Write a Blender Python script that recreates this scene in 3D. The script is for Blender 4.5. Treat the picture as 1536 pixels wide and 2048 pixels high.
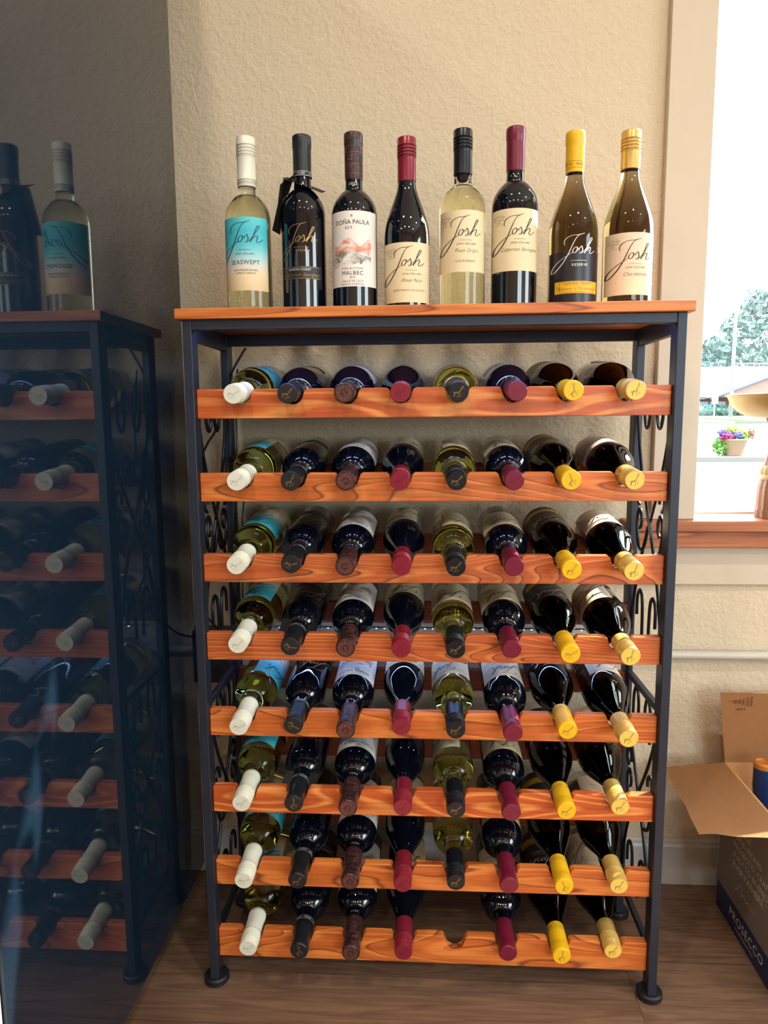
import bpy, bmesh, math, random
from mathutils import Vector, Matrix, Euler, noise
PI = math.pi
sc = bpy.context.scene
for o in list(bpy.data.objects):
    bpy.data.objects.remove(o)
COL = sc.collection

# ---------------------------------------------------------------- camera
cam_d = bpy.data.cameras.new('camera'); cam = bpy.data.objects.new('camera', cam_d); COL.objects.link(cam)
F = Vector((-0.06089115, 0.98947187, -0.13129239)); RT = Vector((0.99814142, 0.06068393, -0.00558247))
UP = Vector((0.00244364, 0.1313883, 0.99132797))
CAMP = Vector((-0.00546704, -1.16930412, 1.03137224))
m = Matrix((RT, UP, -F)).transposed().to_4x4(); m.translation = CAMP
cam.matrix_world = m
cam_d.sensor_fit = 'VERTICAL'; cam_d.sensor_height = 24; cam_d.lens = 1435 / 2048 * 24; cam_d.clip_start = 0.02; cam_d.clip_end = 500
sc.camera = cam

# ---------------------------------------------------------------- exposure, world, sun
sc.view_settings.view_transform = 'Standard'; sc.view_settings.look = 'None'
sc.view_settings.gamma = 1; sc.view_settings.use_curve_mapping = False
sc.view_settings.exposure = 0.22
sc.cycles.max_bounces = 10; sc.cycles.diffuse_bounces = 3; sc.cycles.glossy_bounces = 4; sc.cycles.transmission_bounces = 8; sc.cycles.transparent_max_bounces = 8
sc.cycles.caustics_reflective = False; sc.cycles.caustics_refractive = False; sc.cycles.sample_clamp_indirect = 6; sc.cycles.adaptive_threshold = 0.02
w = bpy.data.worlds.new('sky'); sc.world = w; w.use_nodes = True
bg = w.node_tree.nodes['Background']; bg.inputs[0].default_value = (0.78, 0.90, 1.0, 1); bg.inputs[1].default_value = 11.5
SUN = 18
sd = bpy.data.lights.new('sun', 'SUN'); sd.energy = SUN; sd.angle = 0.01; sd.color = (1, 0.93, 0.8)
so = bpy.data.objects.new('sun', sd); COL.objects.link(so)
so.rotation_euler = Vector((-0.593, -0.385, -0.707)).to_track_quat('-Z', 'Y').to_euler()
ROOM = dict(x0=-2.6, x1=3.4, y0=-4.6, y1=0.345, z1=2.9)


def area(name, loc, size, power, color, direction, sy=None, portal=False, spread=None):
    d = bpy.data.lights.new(name, 'AREA'); d.energy = power; d.color = color; d.size = size
    if sy: d.shape = 'RECTANGLE'; d.size_y = sy
    if portal: d.cycles.is_portal = True
    if spread: d.spread = spread
    o = bpy.data.objects.new(name, d); COL.objects.link(o); o.location = loc
    o.rotation_euler = Vector(direction).to_track_quat('-Z', 'Z' if abs(direction[2]) < .9 else 'Y').to_euler()
    return o


area('portal_front', (2.2, -4.62, 1.575), 2.1, 1, (1, 1, 1), (0, 1, 0), 1.45, portal=True)
area('portal_side', (3.42, -1.72, 1.575), 1.6, 1, (1, 1, 1), (-1, 0, 0), 1.45, portal=True)
area('portal_back', (1.45, 0.50, 1.5), 1.8, 1, (1, 1, 1), (0, -1, 0), 1.4, portal=True)

# ---------------------------------------------------------------- material helpers
def lin(c):
    return tuple(((x / 255) / 12.92 if x / 255 <= 0.04045 else ((x / 255 + 0.055) / 1.055) ** 2.4) for x in c) + (1,)


def newmat(name):
    m = bpy.data.materials.new(name); m.use_nodes = True
    nt = m.node_tree; return m, nt, nt.nodes['Principled BSDF']


def mat(name, rgb, rough=0.5, metal=0.0, bump=0, bscale=50, ior=None, coat=0, spec=None, vary=0.06):
    m, nt, b = newmat(name)
    c = lin(rgb)
    b.inputs['Base Color'].default_value = c; b.inputs['Roughness'].default_value = rough; b.inputs['Metallic'].default_value = metal
    if ior: b.inputs['IOR'].default_value = ior
    if coat: b.inputs['Coat Weight'].default_value = coat
    if spec is not None: b.inputs['Specular IOR Level'].default_value = spec
    tc = nt.nodes.new('ShaderNodeTexCoord')
    n = nt.nodes.new('ShaderNodeTexNoise'); n.inputs['Scale'].default_value = bscale; n.inputs['Detail'].default_value = 4
    nt.links.new(tc.outputs['Object'], n.inputs['Vector'])
    if vary:
        mx = nt.nodes.new('ShaderNodeMix'); mx.data_type = 'RGBA'
        mx.inputs['A'].default_value = tuple(x * (1 - vary) for x in c[:3]) + (1,)
        mx.inputs['B'].default_value = tuple(min(1, x * (1 + vary)) for x in c[:3]) + (1,)
        nt.links.new(n.outputs['Fac'], mx.inputs['Factor']); nt.links.new(mx.outputs['Result'], b.inputs['Base Color'])
    if bump:
        bp = nt.nodes.new('ShaderNodeBump'); bp.inputs['Strength'].default_value = bump; bp.inputs['Distance'].default_value = 0.002
        nt.links.new(n.outputs['Fac'], bp.inputs['Height']); nt.links.new(bp.outputs['Normal'], b.inputs['Normal'])
    return m


def ramp(nt, stops, interp='LINEAR'):
    r = nt.nodes.new('ShaderNodeValToRGB'); cr = r.color_ramp; cr.interpolation = interp
    while len(cr.elements) < len(stops): cr.elements.new(0.5)
    for e, (p, c) in zip(cr.elements, stops):
        e.position = p; e.color = c if len(c) == 4 else lin(c)
    return r


def wood(name, light, mid, dark, axis='X', ring=26, rough=0.42, fine=220, contrast=1.0, obj_random=True, stretch=0.09):
    """stained pine: warped growth rings + fine grain, offset per object"""
    m, nt, b = newmat(name); L = nt.links
    tc = nt.nodes.new('ShaderNodeTexCoord'); oi = nt.nodes.new('ShaderNodeObjectInfo')
    add = nt.nodes.new('ShaderNodeVectorMath'); add.operation = 'ADD'
    mul = nt.nodes.new('ShaderNodeVectorMath'); mul.operation = 'SCALE'
    comb = nt.nodes.new('ShaderNodeCombineXYZ')
    L.new(oi.outputs['Random'], comb.inputs[0]); L.new(oi.outputs['Random'], comb.inputs[1]); L.new(oi.outputs['Random'], comb.inputs[2])
    mul.inputs['Scale'].default_value = 7.3
    L.new(comb.outputs[0], mul.inputs[0]); L.new(tc.outputs['Object'], add.inputs[0]); L.new(mul.outputs[0], add.inputs[1])
    mp = nt.nodes.new('ShaderNodeMapping')
    s = [1, 1, 1]; s['XYZ'.index(axis)] = stretch
    mp.inputs['Scale'].default_value = s
    L.new(add.outputs[0], mp.inputs['Vector'])
    n1 = nt.nodes.new('ShaderNodeTexNoise'); n1.inputs['Scale'].default_value = 13; n1.inputs['Detail'].default_value = 0.8
    L.new(mp.outputs[0], n1.inputs['Vector'])
    mm = nt.nodes.new('ShaderNodeMath'); mm.operation = 'MULTIPLY'; mm.inputs[1].default_value = ring
    L.new(n1.outputs['Fac'], mm.inputs[0])
    fr = nt.nodes.new('ShaderNodeMath'); fr.operation = 'FRACT'; L.new(mm.outputs[0], fr.inputs[0])
    n2 = nt.nodes.new('ShaderNodeTexNoise'); n2.inputs['Scale'].default_value = fine; n2.inputs['Detail'].default_value = 3
    mp2 = nt.nodes.new('ShaderNodeMapping'); s2 = [1, 1, 1]; s2['XYZ'.index(axis)] = 0.03; mp2.inputs['Scale'].default_value = s2
    L.new(add.outputs[0], mp2.inputs['Vector']); L.new(mp2.outputs[0], n2.inputs['Vector'])
    r = ramp(nt, [(0.0, light), (0.5, light), (0.72, mid), (0.86, mid), (0.94, dark), (1.0, light)])
    L.new(fr.outputs[0], r.inputs['Fac'])
    mx = nt.nodes.new('ShaderNodeMix'); mx.data_type = 'RGBA'; mx.blend_type = 'MULTIPLY'; mx.inputs['Factor'].default_value = 0.55 * contrast
    r2 = ramp(nt, [(0.3, (0.45, 0.38, 0.34, 1)), (0.62, (1, 1, 1, 1))]); L.new(n2.outputs['Fac'], r2.inputs['Fac'])
    L.new(r.outputs[0], mx.inputs['A']); L.new(r2.outputs[0], mx.inputs['B'])
    L.new(mx.outputs['Result'], b.inputs['Base Color'])
    b.inputs['Roughness'].default_value = rough
    bp = nt.nodes.new('ShaderNodeBump'); bp.inputs['Strength'].default_value = 0.15; bp.inputs['Distance'].default_value = 0.001
    L.new(n2.outputs['Fac'], bp.inputs['Height']); L.new(bp.outputs['Normal'], b.inputs['Normal'])
    return m


M = {}
M['rail'] = wood('stained_pine', (208, 108, 46), (228, 134, 62), (134, 62, 32), ring=13, stretch=.17)
M['rail_fine'] = wood('stained_pine_tight_grain', (198, 98, 48), (222, 130, 68), (112, 50, 32), ring=34, stretch=.12)
M['rail_light'] = wood('stained_pine_pale_figure', (202, 94, 40), (240, 150, 78), (218, 116, 54), ring=12, stretch=.2)
M['board'] = wood('stained_top_board', (222, 128, 54), (204, 108, 46), (150, 66, 30), ring=22, stretch=0.03)
M['backrail'] = wood('dark_stained_slat', (150, 62, 36), (128, 48, 28), (70, 24, 16), ring=40, stretch=0.02)
M['sill'] = wood('window_stool_wood', (182, 110, 66), (166, 94, 54), (128, 68, 38), ring=9, stretch=0.12)
M['black_metal'] = mat('powder_coated_steel', (44, 48, 60), 0.42, 0.35, bump=0.12, bscale=900)
M['wire'] = mat('black_wire', (22, 24, 30), 0.35, 0.5)
M['rubber'] = mat('black_rubber', (14, 16, 22), 0.55, bump=0.05)
M['cable'] = mat('black_cable', (14, 15, 18), 0.45)


def wallmat(name, rgb, sc_=95, st=0.55):
    m, nt, b = newmat(name); L = nt.links
    tc = nt.nodes.new('ShaderNodeTexCoord')
    n = nt.nodes.new('ShaderNodeTexNoise'); n.inputs['Scale'].default_value = sc_; n.inputs['Detail'].default_value = 3; n.inputs['Roughness'].default_value = 0.55
    n.inputs['Distortion'].default_value = 0.1
    n3 = nt.nodes.new('ShaderNodeTexNoise'); n3.inputs['Scale'].default_value = 42; n3.inputs['Detail'].default_value = 3; n3.inputs['Distortion'].default_value = .3
    L.new(tc.outputs['Object'], n.inputs['Vector']); L.new(tc.outputs['Object'], n3.inputs['Vector'])
    r = ramp(nt, [(0.42, (0, 0, 0, 1)), (0.62, (1, 1, 1, 1))]); L.new(n.outputs['Fac'], r.inputs['Fac'])
    r3 = ramp(nt, [(0.5, (0, 0, 0, 1)), (0.6, (1, 1, 1, 1))]); L.new(n3.outputs['Fac'], r3.inputs['Fac'])
    ad = nt.nodes.new('ShaderNodeMath'); ad.operation = 'ADD'; L.new(r.outputs[0], ad.inputs[0]); L.new(r3.outputs[0], ad.inputs[1])
    bp = nt.nodes.new('ShaderNodeBump'); bp.inputs['Strength'].default_value = st; bp.inputs['Distance'].default_value = 0.0022
    L.new(ad.outputs[0], bp.inputs['Height']); L.new(bp.outputs['Normal'], b.inputs['Normal'])
    n2 = nt.nodes.new('ShaderNodeTexNoise'); n2.inputs['Scale'].default_value = 2.5; L.new(tc.outputs['Object'], n2.inputs['Vector'])
    mx = nt.nodes.new('ShaderNodeMix'); mx.data_type = 'RGBA'; c = lin(rgb)
    mx.inputs['A'].default_value = tuple(x * .95 for x in c[:3]) + (1,); mx.inputs['B'].default_value = tuple(x * 1.05 for x in c[:3]) + (1,)
    L.new(n2.outputs['Fac'], mx.inputs['Factor']); L.new(mx.outputs['Result'], b.inputs['Base Color'])
    b.inputs['Roughness'].default_value = 0.75
    return m


M['wall'] = wallmat('textured_beige_paint', (213, 195, 167), 120, .32)
M['trim'] = mat('beige_trim_paint', (206, 190, 168), 0.45, vary=0.02)
M['white_trim'] = mat('baseboard_paint', (196, 192, 190), 0.4, vary=0.03)
M['ceiling'] = mat('ceiling_paint', (235, 230, 220), 0.8, bump=0.1)
M['conduit'] = mat('painted_conduit', (196, 190, 176), 0.35, vary=0.02)
M['card'] = mat('cardboard_inside', (190, 136, 88), 0.8, bump=0.15, bscale=60, vary=0.10)
M['card_edge'] = mat('corrugated_edge', (200, 150, 100), 0.9, bump=0.3, bscale=400)
M['box_print'] = mat('box_print_taupe', (116, 102, 94), 0.55)
M['box_navy'] = mat('box_print_navy', (18, 34, 70), 0.5)
M['box_text'] = mat('box_lettering', (205, 196, 180), 0.5)
M['pencil'] = mat('printed_brown_marks', (96, 60, 36), 0.7)
M['appliance'] = mat('appliance_black', (18, 20, 26), 0.3)
M['grey_edge'] = mat('grey_plastic_edge', (150, 152, 150), 0.4)


def floor_mat():
    m, nt, b = newmat('vinyl_plank_floor'); L = nt.links
    tc = nt.nodes.new('ShaderNodeTexCoord')
    br = nt.nodes.new('ShaderNodeTexBrick'); br.offset = 0.37
    br.inputs['Color1'].default_value = (0.2, 0.2, 0.2, 1); br.inputs['Color2'].default_value = (0.8, 0.8, 0.8, 1); br.inputs['Mortar'].default_value = (0, 0, 0, 1)
    br.inputs['Scale'].default_value = 1; br.inputs['Brick Width'].default_value = 1.22; br.inputs['Row Height'].default_value = 0.18
    br.inputs['Mortar Size'].default_value = 0.0012; br.inputs['Mortar Smooth'].default_value = 0.2
    mo = nt.nodes.new('ShaderNodeMapping'); mo.inputs['Location'].default_value = (0.4, 0.08, 0); L.new(tc.outputs['Object'], mo.inputs['Vector'])
    L.new(mo.outputs[0], br.inputs['Vector'])
    sep = nt.nodes.new('ShaderNodeVectorMath'); sep.operation = 'SCALE'; sep.inputs['Scale'].default_value = 3.1; L.new(br.outputs['Color'], sep.inputs[0])
    ad = nt.nodes.new('ShaderNodeVectorMath'); ad.operation = 'ADD'; L.new(tc.outputs['Object'], ad.inputs[0]); L.new(sep.outputs[0], ad.inputs[1])
    mp = nt.nodes.new('ShaderNodeMapping'); mp.inputs['Scale'].default_value = (0.12, 1, 1); L.new(ad.outputs[0], mp.inputs['Vector'])
    n = nt.nodes.new('ShaderNodeTexNoise'); n.inputs['Scale'].default_value = 9; n.inputs['Detail'].default_value = 3; L.new(mp.outputs[0], n.inputs['Vector'])
    mm = nt.nodes.new('ShaderNodeMath'); mm.operation = 'MULTIPLY'; mm.inputs[1].default_value = 22; L.new(n.outputs['Fac'], mm.inputs[0])
    fr = nt.nodes.new('ShaderNodeMath'); fr.operation = 'PINGPONG'; fr.inputs[1].default_value = 1; L.new(mm.outputs[0], fr.inputs[0])
    mp2 = nt.nodes.new('ShaderNodeMapping'); mp2.inputs['Scale'].default_value = (0.05, 1, 1); L.new(ad.outputs[0], mp2.inputs['Vector'])
    n2 = nt.nodes.new('ShaderNodeTexNoise'); n2.inputs['Scale'].default_value = 150; n2.inputs['Detail'].default_value = 4; L.new(mp2.outputs[0], n2.inputs['Vector'])
    r = ramp(nt, [(0, (128, 98, 78)), (0.5, (138, 106, 84)), (1, (118, 90, 72))]); L.new(fr.outputs[0], r.inputs['Fac'])
    r2 = ramp(nt, [(0.35, (0.62, 0.58, 0.55, 1)), (0.65, (1, 1, 1, 1))]); L.new(n2.outputs['Fac'], r2.inputs['Fac'])
    mx = nt.nodes.new('ShaderNodeMix'); mx.data_type = 'RGBA'; mx.blend_type = 'MULTIPLY'; mx.inputs['Factor'].default_value = 0.8
    L.new(r.outputs[0], mx.inputs['A']); L.new(r2.outputs[0], mx.inputs['B'])
    r3 = ramp(nt, [(0.0, (0.55, 0.5, 0.48, 1)), (0.15, (0.92, 0.92, 0.92, 1)), (0.9, (1.05, 1.02, 1, 1))]); L.new(br.outputs['Color'], r3.inputs['Fac'])
    mx2 = nt.nodes.new('ShaderNodeMix'); mx2.data_type = 'RGBA'; mx2.blend_type = 'MULTIPLY'; mx2.inputs['Factor'].default_value = 1
    L.new(mx.outputs['Result'], mx2.inputs['A']); L.new(r3.outputs[0], mx2.inputs['B']); L.new(mx2.outputs['Result'], b.inputs['Base Color'])
    b.inputs['Roughness'].default_value = 0.5
    return m


M['floor'] = floor_mat()


def glassy(name, absorb, density, ior=1.45, rough=0.0):
    m, nt, b = newmat(name); L = nt.links
    b.inputs['Base Color'].default_value = (1, 1, 1, 1); b.inputs['Transmission Weight'].default_value = 1
    b.inputs['IOR'].default_value = ior; b.inputs['Roughness'].default_value = rough
    va = nt.nodes.new('ShaderNodeVolumeAbsorption'); va.inputs['Color'].default_value = absorb + (1,); va.inputs['Density'].default_value = density
    L.new(va.outputs[0], nt.nodes['Material Output'].inputs['Volume'])
    return m


M['wine_sauv'] = glassy('pale_green_wine_bottle', (0.89, 0.93, 0.22), 8.5, 1.38)
M['wine_grigio'] = glassy('pale_yellow_wine_bottle', (0.91, 0.91, 0.16), 9, 1.38)
M['wine_chard'] = glassy('amber_wine_bottle', (0.68, 0.61, 0.45), 105)
M['dark_glass'] = mat('dark_bottle_glass', (8, 11, 22), 0.012, ior=1.66, vary=0)
M['black_sat'] = mat('satin_black_capsule', (26, 28, 32), 0.4, vary=0.02)
M['black_cap'] = mat('black_screw_cap', (24, 27, 34), 0.28, 0.2, vary=0.02)
M['white_cap'] = mat('ivory_screw_cap', (226, 224, 206), 0.32, vary=0.02)
M['maroon_cap'] = mat('maroon_screw_cap', (136, 34, 52), 0.25, 0.15, vary=0.04)
M['maroon_caps'] = mat('maroon_capsule', (116, 26, 52), 0.32, 0.1, vary=0.04)
M['yellow_cap'] = mat('yellow_capsule', (238, 186, 28), 0.35, vary=0.03)
M['gold_cap'] = mat('gold_screw_cap', (214, 176, 96), 0.3, 0.25, vary=0.03)
M['gold_face'] = mat('gold_cap_top', (238, 200, 92), 0.35, 0.0, vary=0.03)
M['cream_label'] = mat('cream_paper', (232, 214, 174), 0.6, bump=0.1, bscale=300, vary=0.03)
M['cream_label2'] = mat('warm_cream_paper', (230, 208, 180), 0.6, bump=0.1, bscale=300, vary=0.03)
M['white_label'] = mat('white_paper', (236, 230, 222), 0.6, bump=0.1, bscale=300, vary=0.02)
M['black_label'] = mat('black_paper', (24, 24, 27), 0.45, vary=0.05)
M['yellow_label'] = mat('yellow_paper', (240, 186, 28), 0.45, vary=0.03)
M['brown_label'] = mat('dark_translucent_label', (34, 30, 36), 0.35, vary=0.05)
M['ink'] = mat('dark_ink', (44, 36, 36), 0.5, vary=0)
M['brown_ink'] = mat('brown_ink', (120, 92, 70), 0.5, vary=0)
M['teal_ink'] = mat('teal_ink', (22, 70, 90), 0.5, vary=0)
M['gold_ink'] = mat('gold_foil', (176, 138, 78), 0.35, 0.5, vary=0)
M['silver_ink'] = mat('silver_foil', (226, 224, 220), 0.35, 0.3, vary=0)
M['bronze_ink'] = mat('bronze_foil', (150, 92, 80), 0.35, 0.5, vary=0)
M['red_ink'] = mat('copper_red_print', (140, 64, 52), 0.5, vary=0)
M['ivory_line'] = mat('embossed_grey_line', (176, 174, 158), 0.5, vary=0)


def turq():
    m, nt, b = newmat('seascape_label'); L = nt.links
    tc = nt.nodes.new('ShaderNodeTexCoord'); sx = nt.nodes.new('ShaderNodeSeparateXYZ'); L.new(tc.outputs['Generated'], sx.inputs[0])
    n = nt.nodes.new('ShaderNodeTexNoise'); n.inputs['Scale'].default_value = 5; L.new(tc.outputs['Generated'], n.inputs['Vector'])
    mm = nt.nodes.new('ShaderNodeMath'); mm.operation = 'MULTIPLY_ADD'; mm.inputs[1].default_value = 0.10; L.new(n.outputs['Fac'], mm.inputs[0]); L.new(sx.outputs['Z'], mm.inputs[2])
    r = ramp(nt, [(0.05, (222, 196, 150)), (0.28, (234, 212, 172)), (0.40, (214, 216, 204)), (0.55, (150, 212, 216)), (0.68, (86, 196, 206)), (0.86, (66, 186, 204)), (1.0, (84, 198, 208))])
    L.new(mm.outputs[0], r.inputs['Fac']); L.new(r.outputs[0], b.inputs['Base Color']); b.inputs['Roughness'].default_value = 0.55
    return m


def mountains():
    m, nt, b = newmat('mountain_print'); L = nt.links
    tc = nt.nodes.new('ShaderNodeTexCoord')
    mp = nt.nodes.new('ShaderNodeMapping'); mp.inputs['Scale'].default_value = (1, 1, 1.7); L.new(tc.outputs['Object'], mp.inputs['Vector'])
    n = nt.nodes.new('ShaderNodeTexNoise'); n.inputs['Scale'].default_value = 55; n.inputs['Detail'].default_value = 6; n.inputs['Distortion'].default_value = .8; L.new(mp.outputs[0], n.inputs['Vector'])
    sx = nt.nodes.new('ShaderNodeSeparateXYZ'); L.new(tc.outputs['Generated'], sx.inputs[0])
    r1 = ramp(nt, [(0.35, (236, 230, 222)), (0.5, (226, 176, 156)), (0.62, (236, 140, 110))]); L.new(n.outputs['Fac'], r1.inputs['Fac'])
    r2 = ramp(nt, [(0.4, (238, 234, 228)), (0.52, (190, 184, 180)), (0.62, (128, 118, 114))]); L.new(n.outputs['Fac'], r2.inputs['Fac'])
    r3 = ramp(nt, [(0.42, (0, 0, 0, 1)), (0.56, (1, 1, 1, 1))]); L.new(sx.outputs['Z'], r3.inputs['Fac'])
    mx = nt.nodes.new('ShaderNodeMix'); mx.data_type = 'RGBA'
    L.new(r3.outputs[0], mx.inputs['Factor']); L.new(r2.outputs[0], mx.inputs['A']); L.new(r1.outputs[0], mx.inputs['B'])
    L.new(mx.outputs['Result'], b.inputs['Base Color']); b.inputs['Roughness'].default_value = 0.6
    return m


M['turq'] = turq(); M['mountains'] = mountains()


def capsule_pattern():
    m, nt, b = newmat('patterned_capsule'); L = nt.links
    tc = nt.nodes.new('ShaderNodeTexCoord'); n = nt.nodes.new('ShaderNodeTexNoise')
    n.inputs['Scale'].default_value = 190; n.inputs['Detail'].default_value = 2; n.inputs['Distortion'].default_value = 2; L.new(tc.outputs['Object'], n.inputs['Vector'])
    r = ramp(nt, [(0.52, (34, 26, 28)), (0.6, (120, 66, 60)), (0.68, (40, 28, 30))]); L.new(n.outputs['Fac'], r.inputs['Fac']); L.new(r.outputs[0], b.inputs['Base Color'])
    b.inputs['Roughness'].default_value = 0.35
    return m


M['pattern_cap'] = capsule_pattern()


def emis(name, col, s):
    m, nt, b = newmat(name); b.inputs['Base Color'].default_value = col + (1,)
    b.inputs['Emission Color'].default_value = col + (1,); b.inputs['Emission Strength'].default_value = s
    return m


M['led'] = emis('led_diode', (0.55, 0.7, 1.0), 25)
M['led'].cycles.emission_sampling = 'NONE'
M['lamp'] = emis('downlight_lens', (1.0, 0.9, 0.75), 22)
M['led_tape'] = mat('led_tape', (190, 200, 225), 0.4)

# ---------------------------------------------------------------- mesh helpers
def link(name, bm, material, parent=None, smooth=False, bevel=0, mats=None, keepn=False):
    me = bpy.data.meshes.new(name)
    if not keepn: bmesh.ops.recalc_face_normals(bm, faces=bm.faces)
    bm.to_mesh(me); bm.free()
    for q in (mats or [material]): me.materials.append(q)
    if smooth:
        for p in me.polygons: p.use_smooth = True
        try: me.set_sharp_from_angle(angle=math.radians(38))
        except Exception: pass
    o = bpy.data.objects.new(name, me); COL.objects.link(o)
    if parent is not None: o.parent = parent
    if bevel:
        md = o.modifiers.new('bevel', 'BEVEL'); md.width = bevel; md.segments = 2; md.limit_method = 'ANGLE'; md.angle_limit = math.radians(40)
    return o


def tag(o, label=None, cat=None, group=None, kind=None):
    if label: o['label'] = label
    if cat: o['category'] = cat
    if group: o['group'] = group
    if kind: o['kind'] = kind
    return o


def empty(name, loc=(0, 0, 0), label=None, cat=None, group=None):
    o = bpy.data.objects.new(name, None); COL.objects.link(o); o.location = loc; o.empty_display_size = 0.05
    return tag(o, label, cat, group)


def box(bm, x0, x1, y0, y1, z0, z1, mi=0):
    v = [bm.verts.new(p) for p in ((x0, y0, z0), (x1, y0, z0), (x1, y1, z0), (x0, y1, z0), (x0, y0, z1), (x1, y0, z1), (x1, y1, z1), (x0, y1, z1))]
    for q in ((0, 3, 2, 1), (4, 5, 6, 7), (0, 1, 5, 4), (1, 2, 6, 5), (2, 3, 7, 6), (3, 0, 4, 7)):
        f = bm.faces.new([v[i] for i in q]); f.material_index = mi


def mkbox(name, dims, material, parent=None, bevel=0):
    bm = bmesh.new(); box(bm, *dims); return link(name, bm, material, parent, bevel=bevel)


def lathe(bm, prof, n=48, cx=0, cy=0, flip=False, mi=0):
    rings = []
    for r, z in prof:
        if r < 1e-6: rings.append([bm.verts.new((cx, cy, z))])
        else: rings.append([bm.verts.new((cx + r * math.cos(2 * PI * i / n), cy + r * math.sin(2 * PI * i / n), z)) for i in range(n)])
    for a, b_ in zip(rings, rings[1:]):
        for i in range(n):
            j = (i + 1) % n
            if len(a) == 1 and len(b_) == 1: continue
            if len(a) == 1: vs = [a[0], b_[j], b_[i]]
            elif len(b_) == 1: vs = [a[i], a[j], b_[0]]
            else: vs = [a[i], a[j], b_[j], b_[i]]
            if flip: vs.reverse()
            f = bm.faces.new(vs); f.material_index = mi


def catmull(pts, n=6, closed=False):
    out = []; P = [Vector(p) for p in pts]; N = len(P)
    for i in range(N if closed else N - 1):
        p0 = P[(i - 1) % N] if (closed or i > 0) else P[0]; p1 = P[i]; p2 = P[(i + 1) % N]; p3 = P[(i + 2) % N] if (closed or i + 2 < N) else P[-1]
        for k in range(n):
            t = k / n
            out.append(0.5 * ((2 * p1) + (-p0 + p2) * t + (2 * p0 - 5 * p1 + 4 * p2 - p3) * t * t + (-p0 + 3 * p1 - 3 * p2 + p3) * t ** 3))
    if not closed: out.append(P[-1])
    return out


def tube(bm, pts, r, n=8, closed=False, caps=True):
    pts = [Vector(p) for p in pts]; N = len(pts); rings = []
    prev = None
    for i, p in enumerate(pts):
        a = pts[i - 1] if (i > 0 or closed) else pts[0]; b_ = pts[(i + 1) % N] if (i < N - 1 or closed) else pts[-1]
        t = (b_ - a)
        if t.length < 1e-9: t = Vector((0, 0, 1))
        t.normalize()
        if prev is None:
            ref = Vector((0, 0, 1)) if abs(t.z) < 0.9 else Vector((1, 0, 0)); u = t.cross(ref).normalized()
        else: u = (prev - t * prev.dot(t)).normalized()
        prev = u; v = t.cross(u)
        rr = r[i] if isinstance(r, (list, tuple)) else r
        rings.append([bm.verts.new(p + (u * math.cos(2 * PI * k / n) + v * math.sin(2 * PI * k / n)) * rr) for k in range(n)])
    for i in range(N if closed else N - 1):
        a, b_ = rings[i], rings[(i + 1) % N]
        for k in range(n): bm.faces.new([a[k], a[(k + 1) % n], b_[(k + 1) % n], b_[k]])
    if caps and not closed:
        bm.faces.new(list(reversed(rings[0]))); bm.faces.new(rings[-1])


def prism(bm, pts, d, ax='Y', off=0.0):
    """extrude a 2D outline; ax='Y': pts are (x,z)"""
    def P(a, b_, c):
        return (a, c, b_) if ax == 'Y' else ((c, a, b_) if ax == 'X' else (a, b_, c))
    A = [bm.verts.new(P(p[0], p[1], off)) for p in pts]; B = [bm.verts.new(P(p[0], p[1], off + d)) for p in pts]
    bm.faces.new(A); bm.faces.new(list(reversed(B)))
    n = len(pts)
    for i in range(n): bm.faces.new([A[i], B[i], B[(i + 1) % n], A[(i + 1) % n]])


# --- lettering
_tc = {}
def text_polys(body, size, shear=0.0, spacing=1.0, align='CENTER'):
    key = (body, shear, spacing, align)
    if key not in _tc:
        cu = bpy.data.curves.new('t', 'FONT'); cu.body = body; cu.size = 1; cu.shear = shear; cu.space_character = spacing
        cu.align_x = align; cu.align_y = 'CENTER'; cu.offset = -.014 if shear else 0.0; cu.resolution_u = 3; cu.fill_mode = 'FRONT'
        o = bpy.data.objects.new('t', cu); COL.objects.link(o)
        bpy.context.view_layer.update()
        dg = bpy.context.evaluated_depsgraph_get(); me = o.evaluated_get(dg).to_mesh()
        _tc[key] = ([v.co.copy() for v in me.vertices], [tuple(p.vertices) for p in me.polygons])
        o.evaluated_get(dg).to_mesh_clear(); bpy.data.objects.remove(o); bpy.data.curves.remove(cu)
    V, Fc = _tc[key]
    return [(v.x * size, v.y * size) for v in V], Fc


def ribbon2d(pts, wfun, n=7):
    """smooth pen stroke -> list of 2D quads"""
    P = catmull([(x, y, 0) for x, y in pts], n); V = []; Fc = []
    N = len(P)
    for i, p in enumerate(P):
        a = P[max(0, i - 1)]; b_ = P[min(N - 1, i + 1)]; t = (b_ - a).normalized(); nrm = Vector((-t.y, t.x, 0))
        wd = wfun(t, i / (N - 1))
        V += [(p.x + nrm.x * wd, p.y + nrm.y * wd), (p.x - nrm.x * wd, p.y - nrm.y * wd)]
        if i: Fc.append((2 * i - 2, 2 * i - 1, 2 * i + 1, 2 * i))
    return V, Fc


SCRIPT = [
    [(.24, .70), (.22, .78), (.27, .88), (.40, .945), (.53, .955), (.62, .975), (.70, 1.0)],
    [(.63, .975), (.54, .93), (.46, .81), (.385, .64), (.31, .45), (.20, .24), (.08, .07), (.0, .0), (-.02, .05), (.03, .19), (.16, .33), (.30, .43), (.41, .50)],
    [(.52, .635), (.47, .63), (.425, .57), (.42, .51), (.455, .485), (.50, .52), (.53, .59), (.515, .635), (.54, .61), (.59, .60)],
    [(.555, .56), (.625, .66), (.645, .63), (.655, .55), (.63, .49), (.58, .485), (.62, .48), (.69, .53)],
    [(.69, .53), (.80, .68), (.88, .82), (.90, .88), (.87, .89), (.83, .80), (.76, .62), (.70, .48), (.74, .55), (.81, .63), (.85, .645), (.86, .60), (.835, .52), (.85, .48), (.90, .50), (.97, .57)],
]


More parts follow.
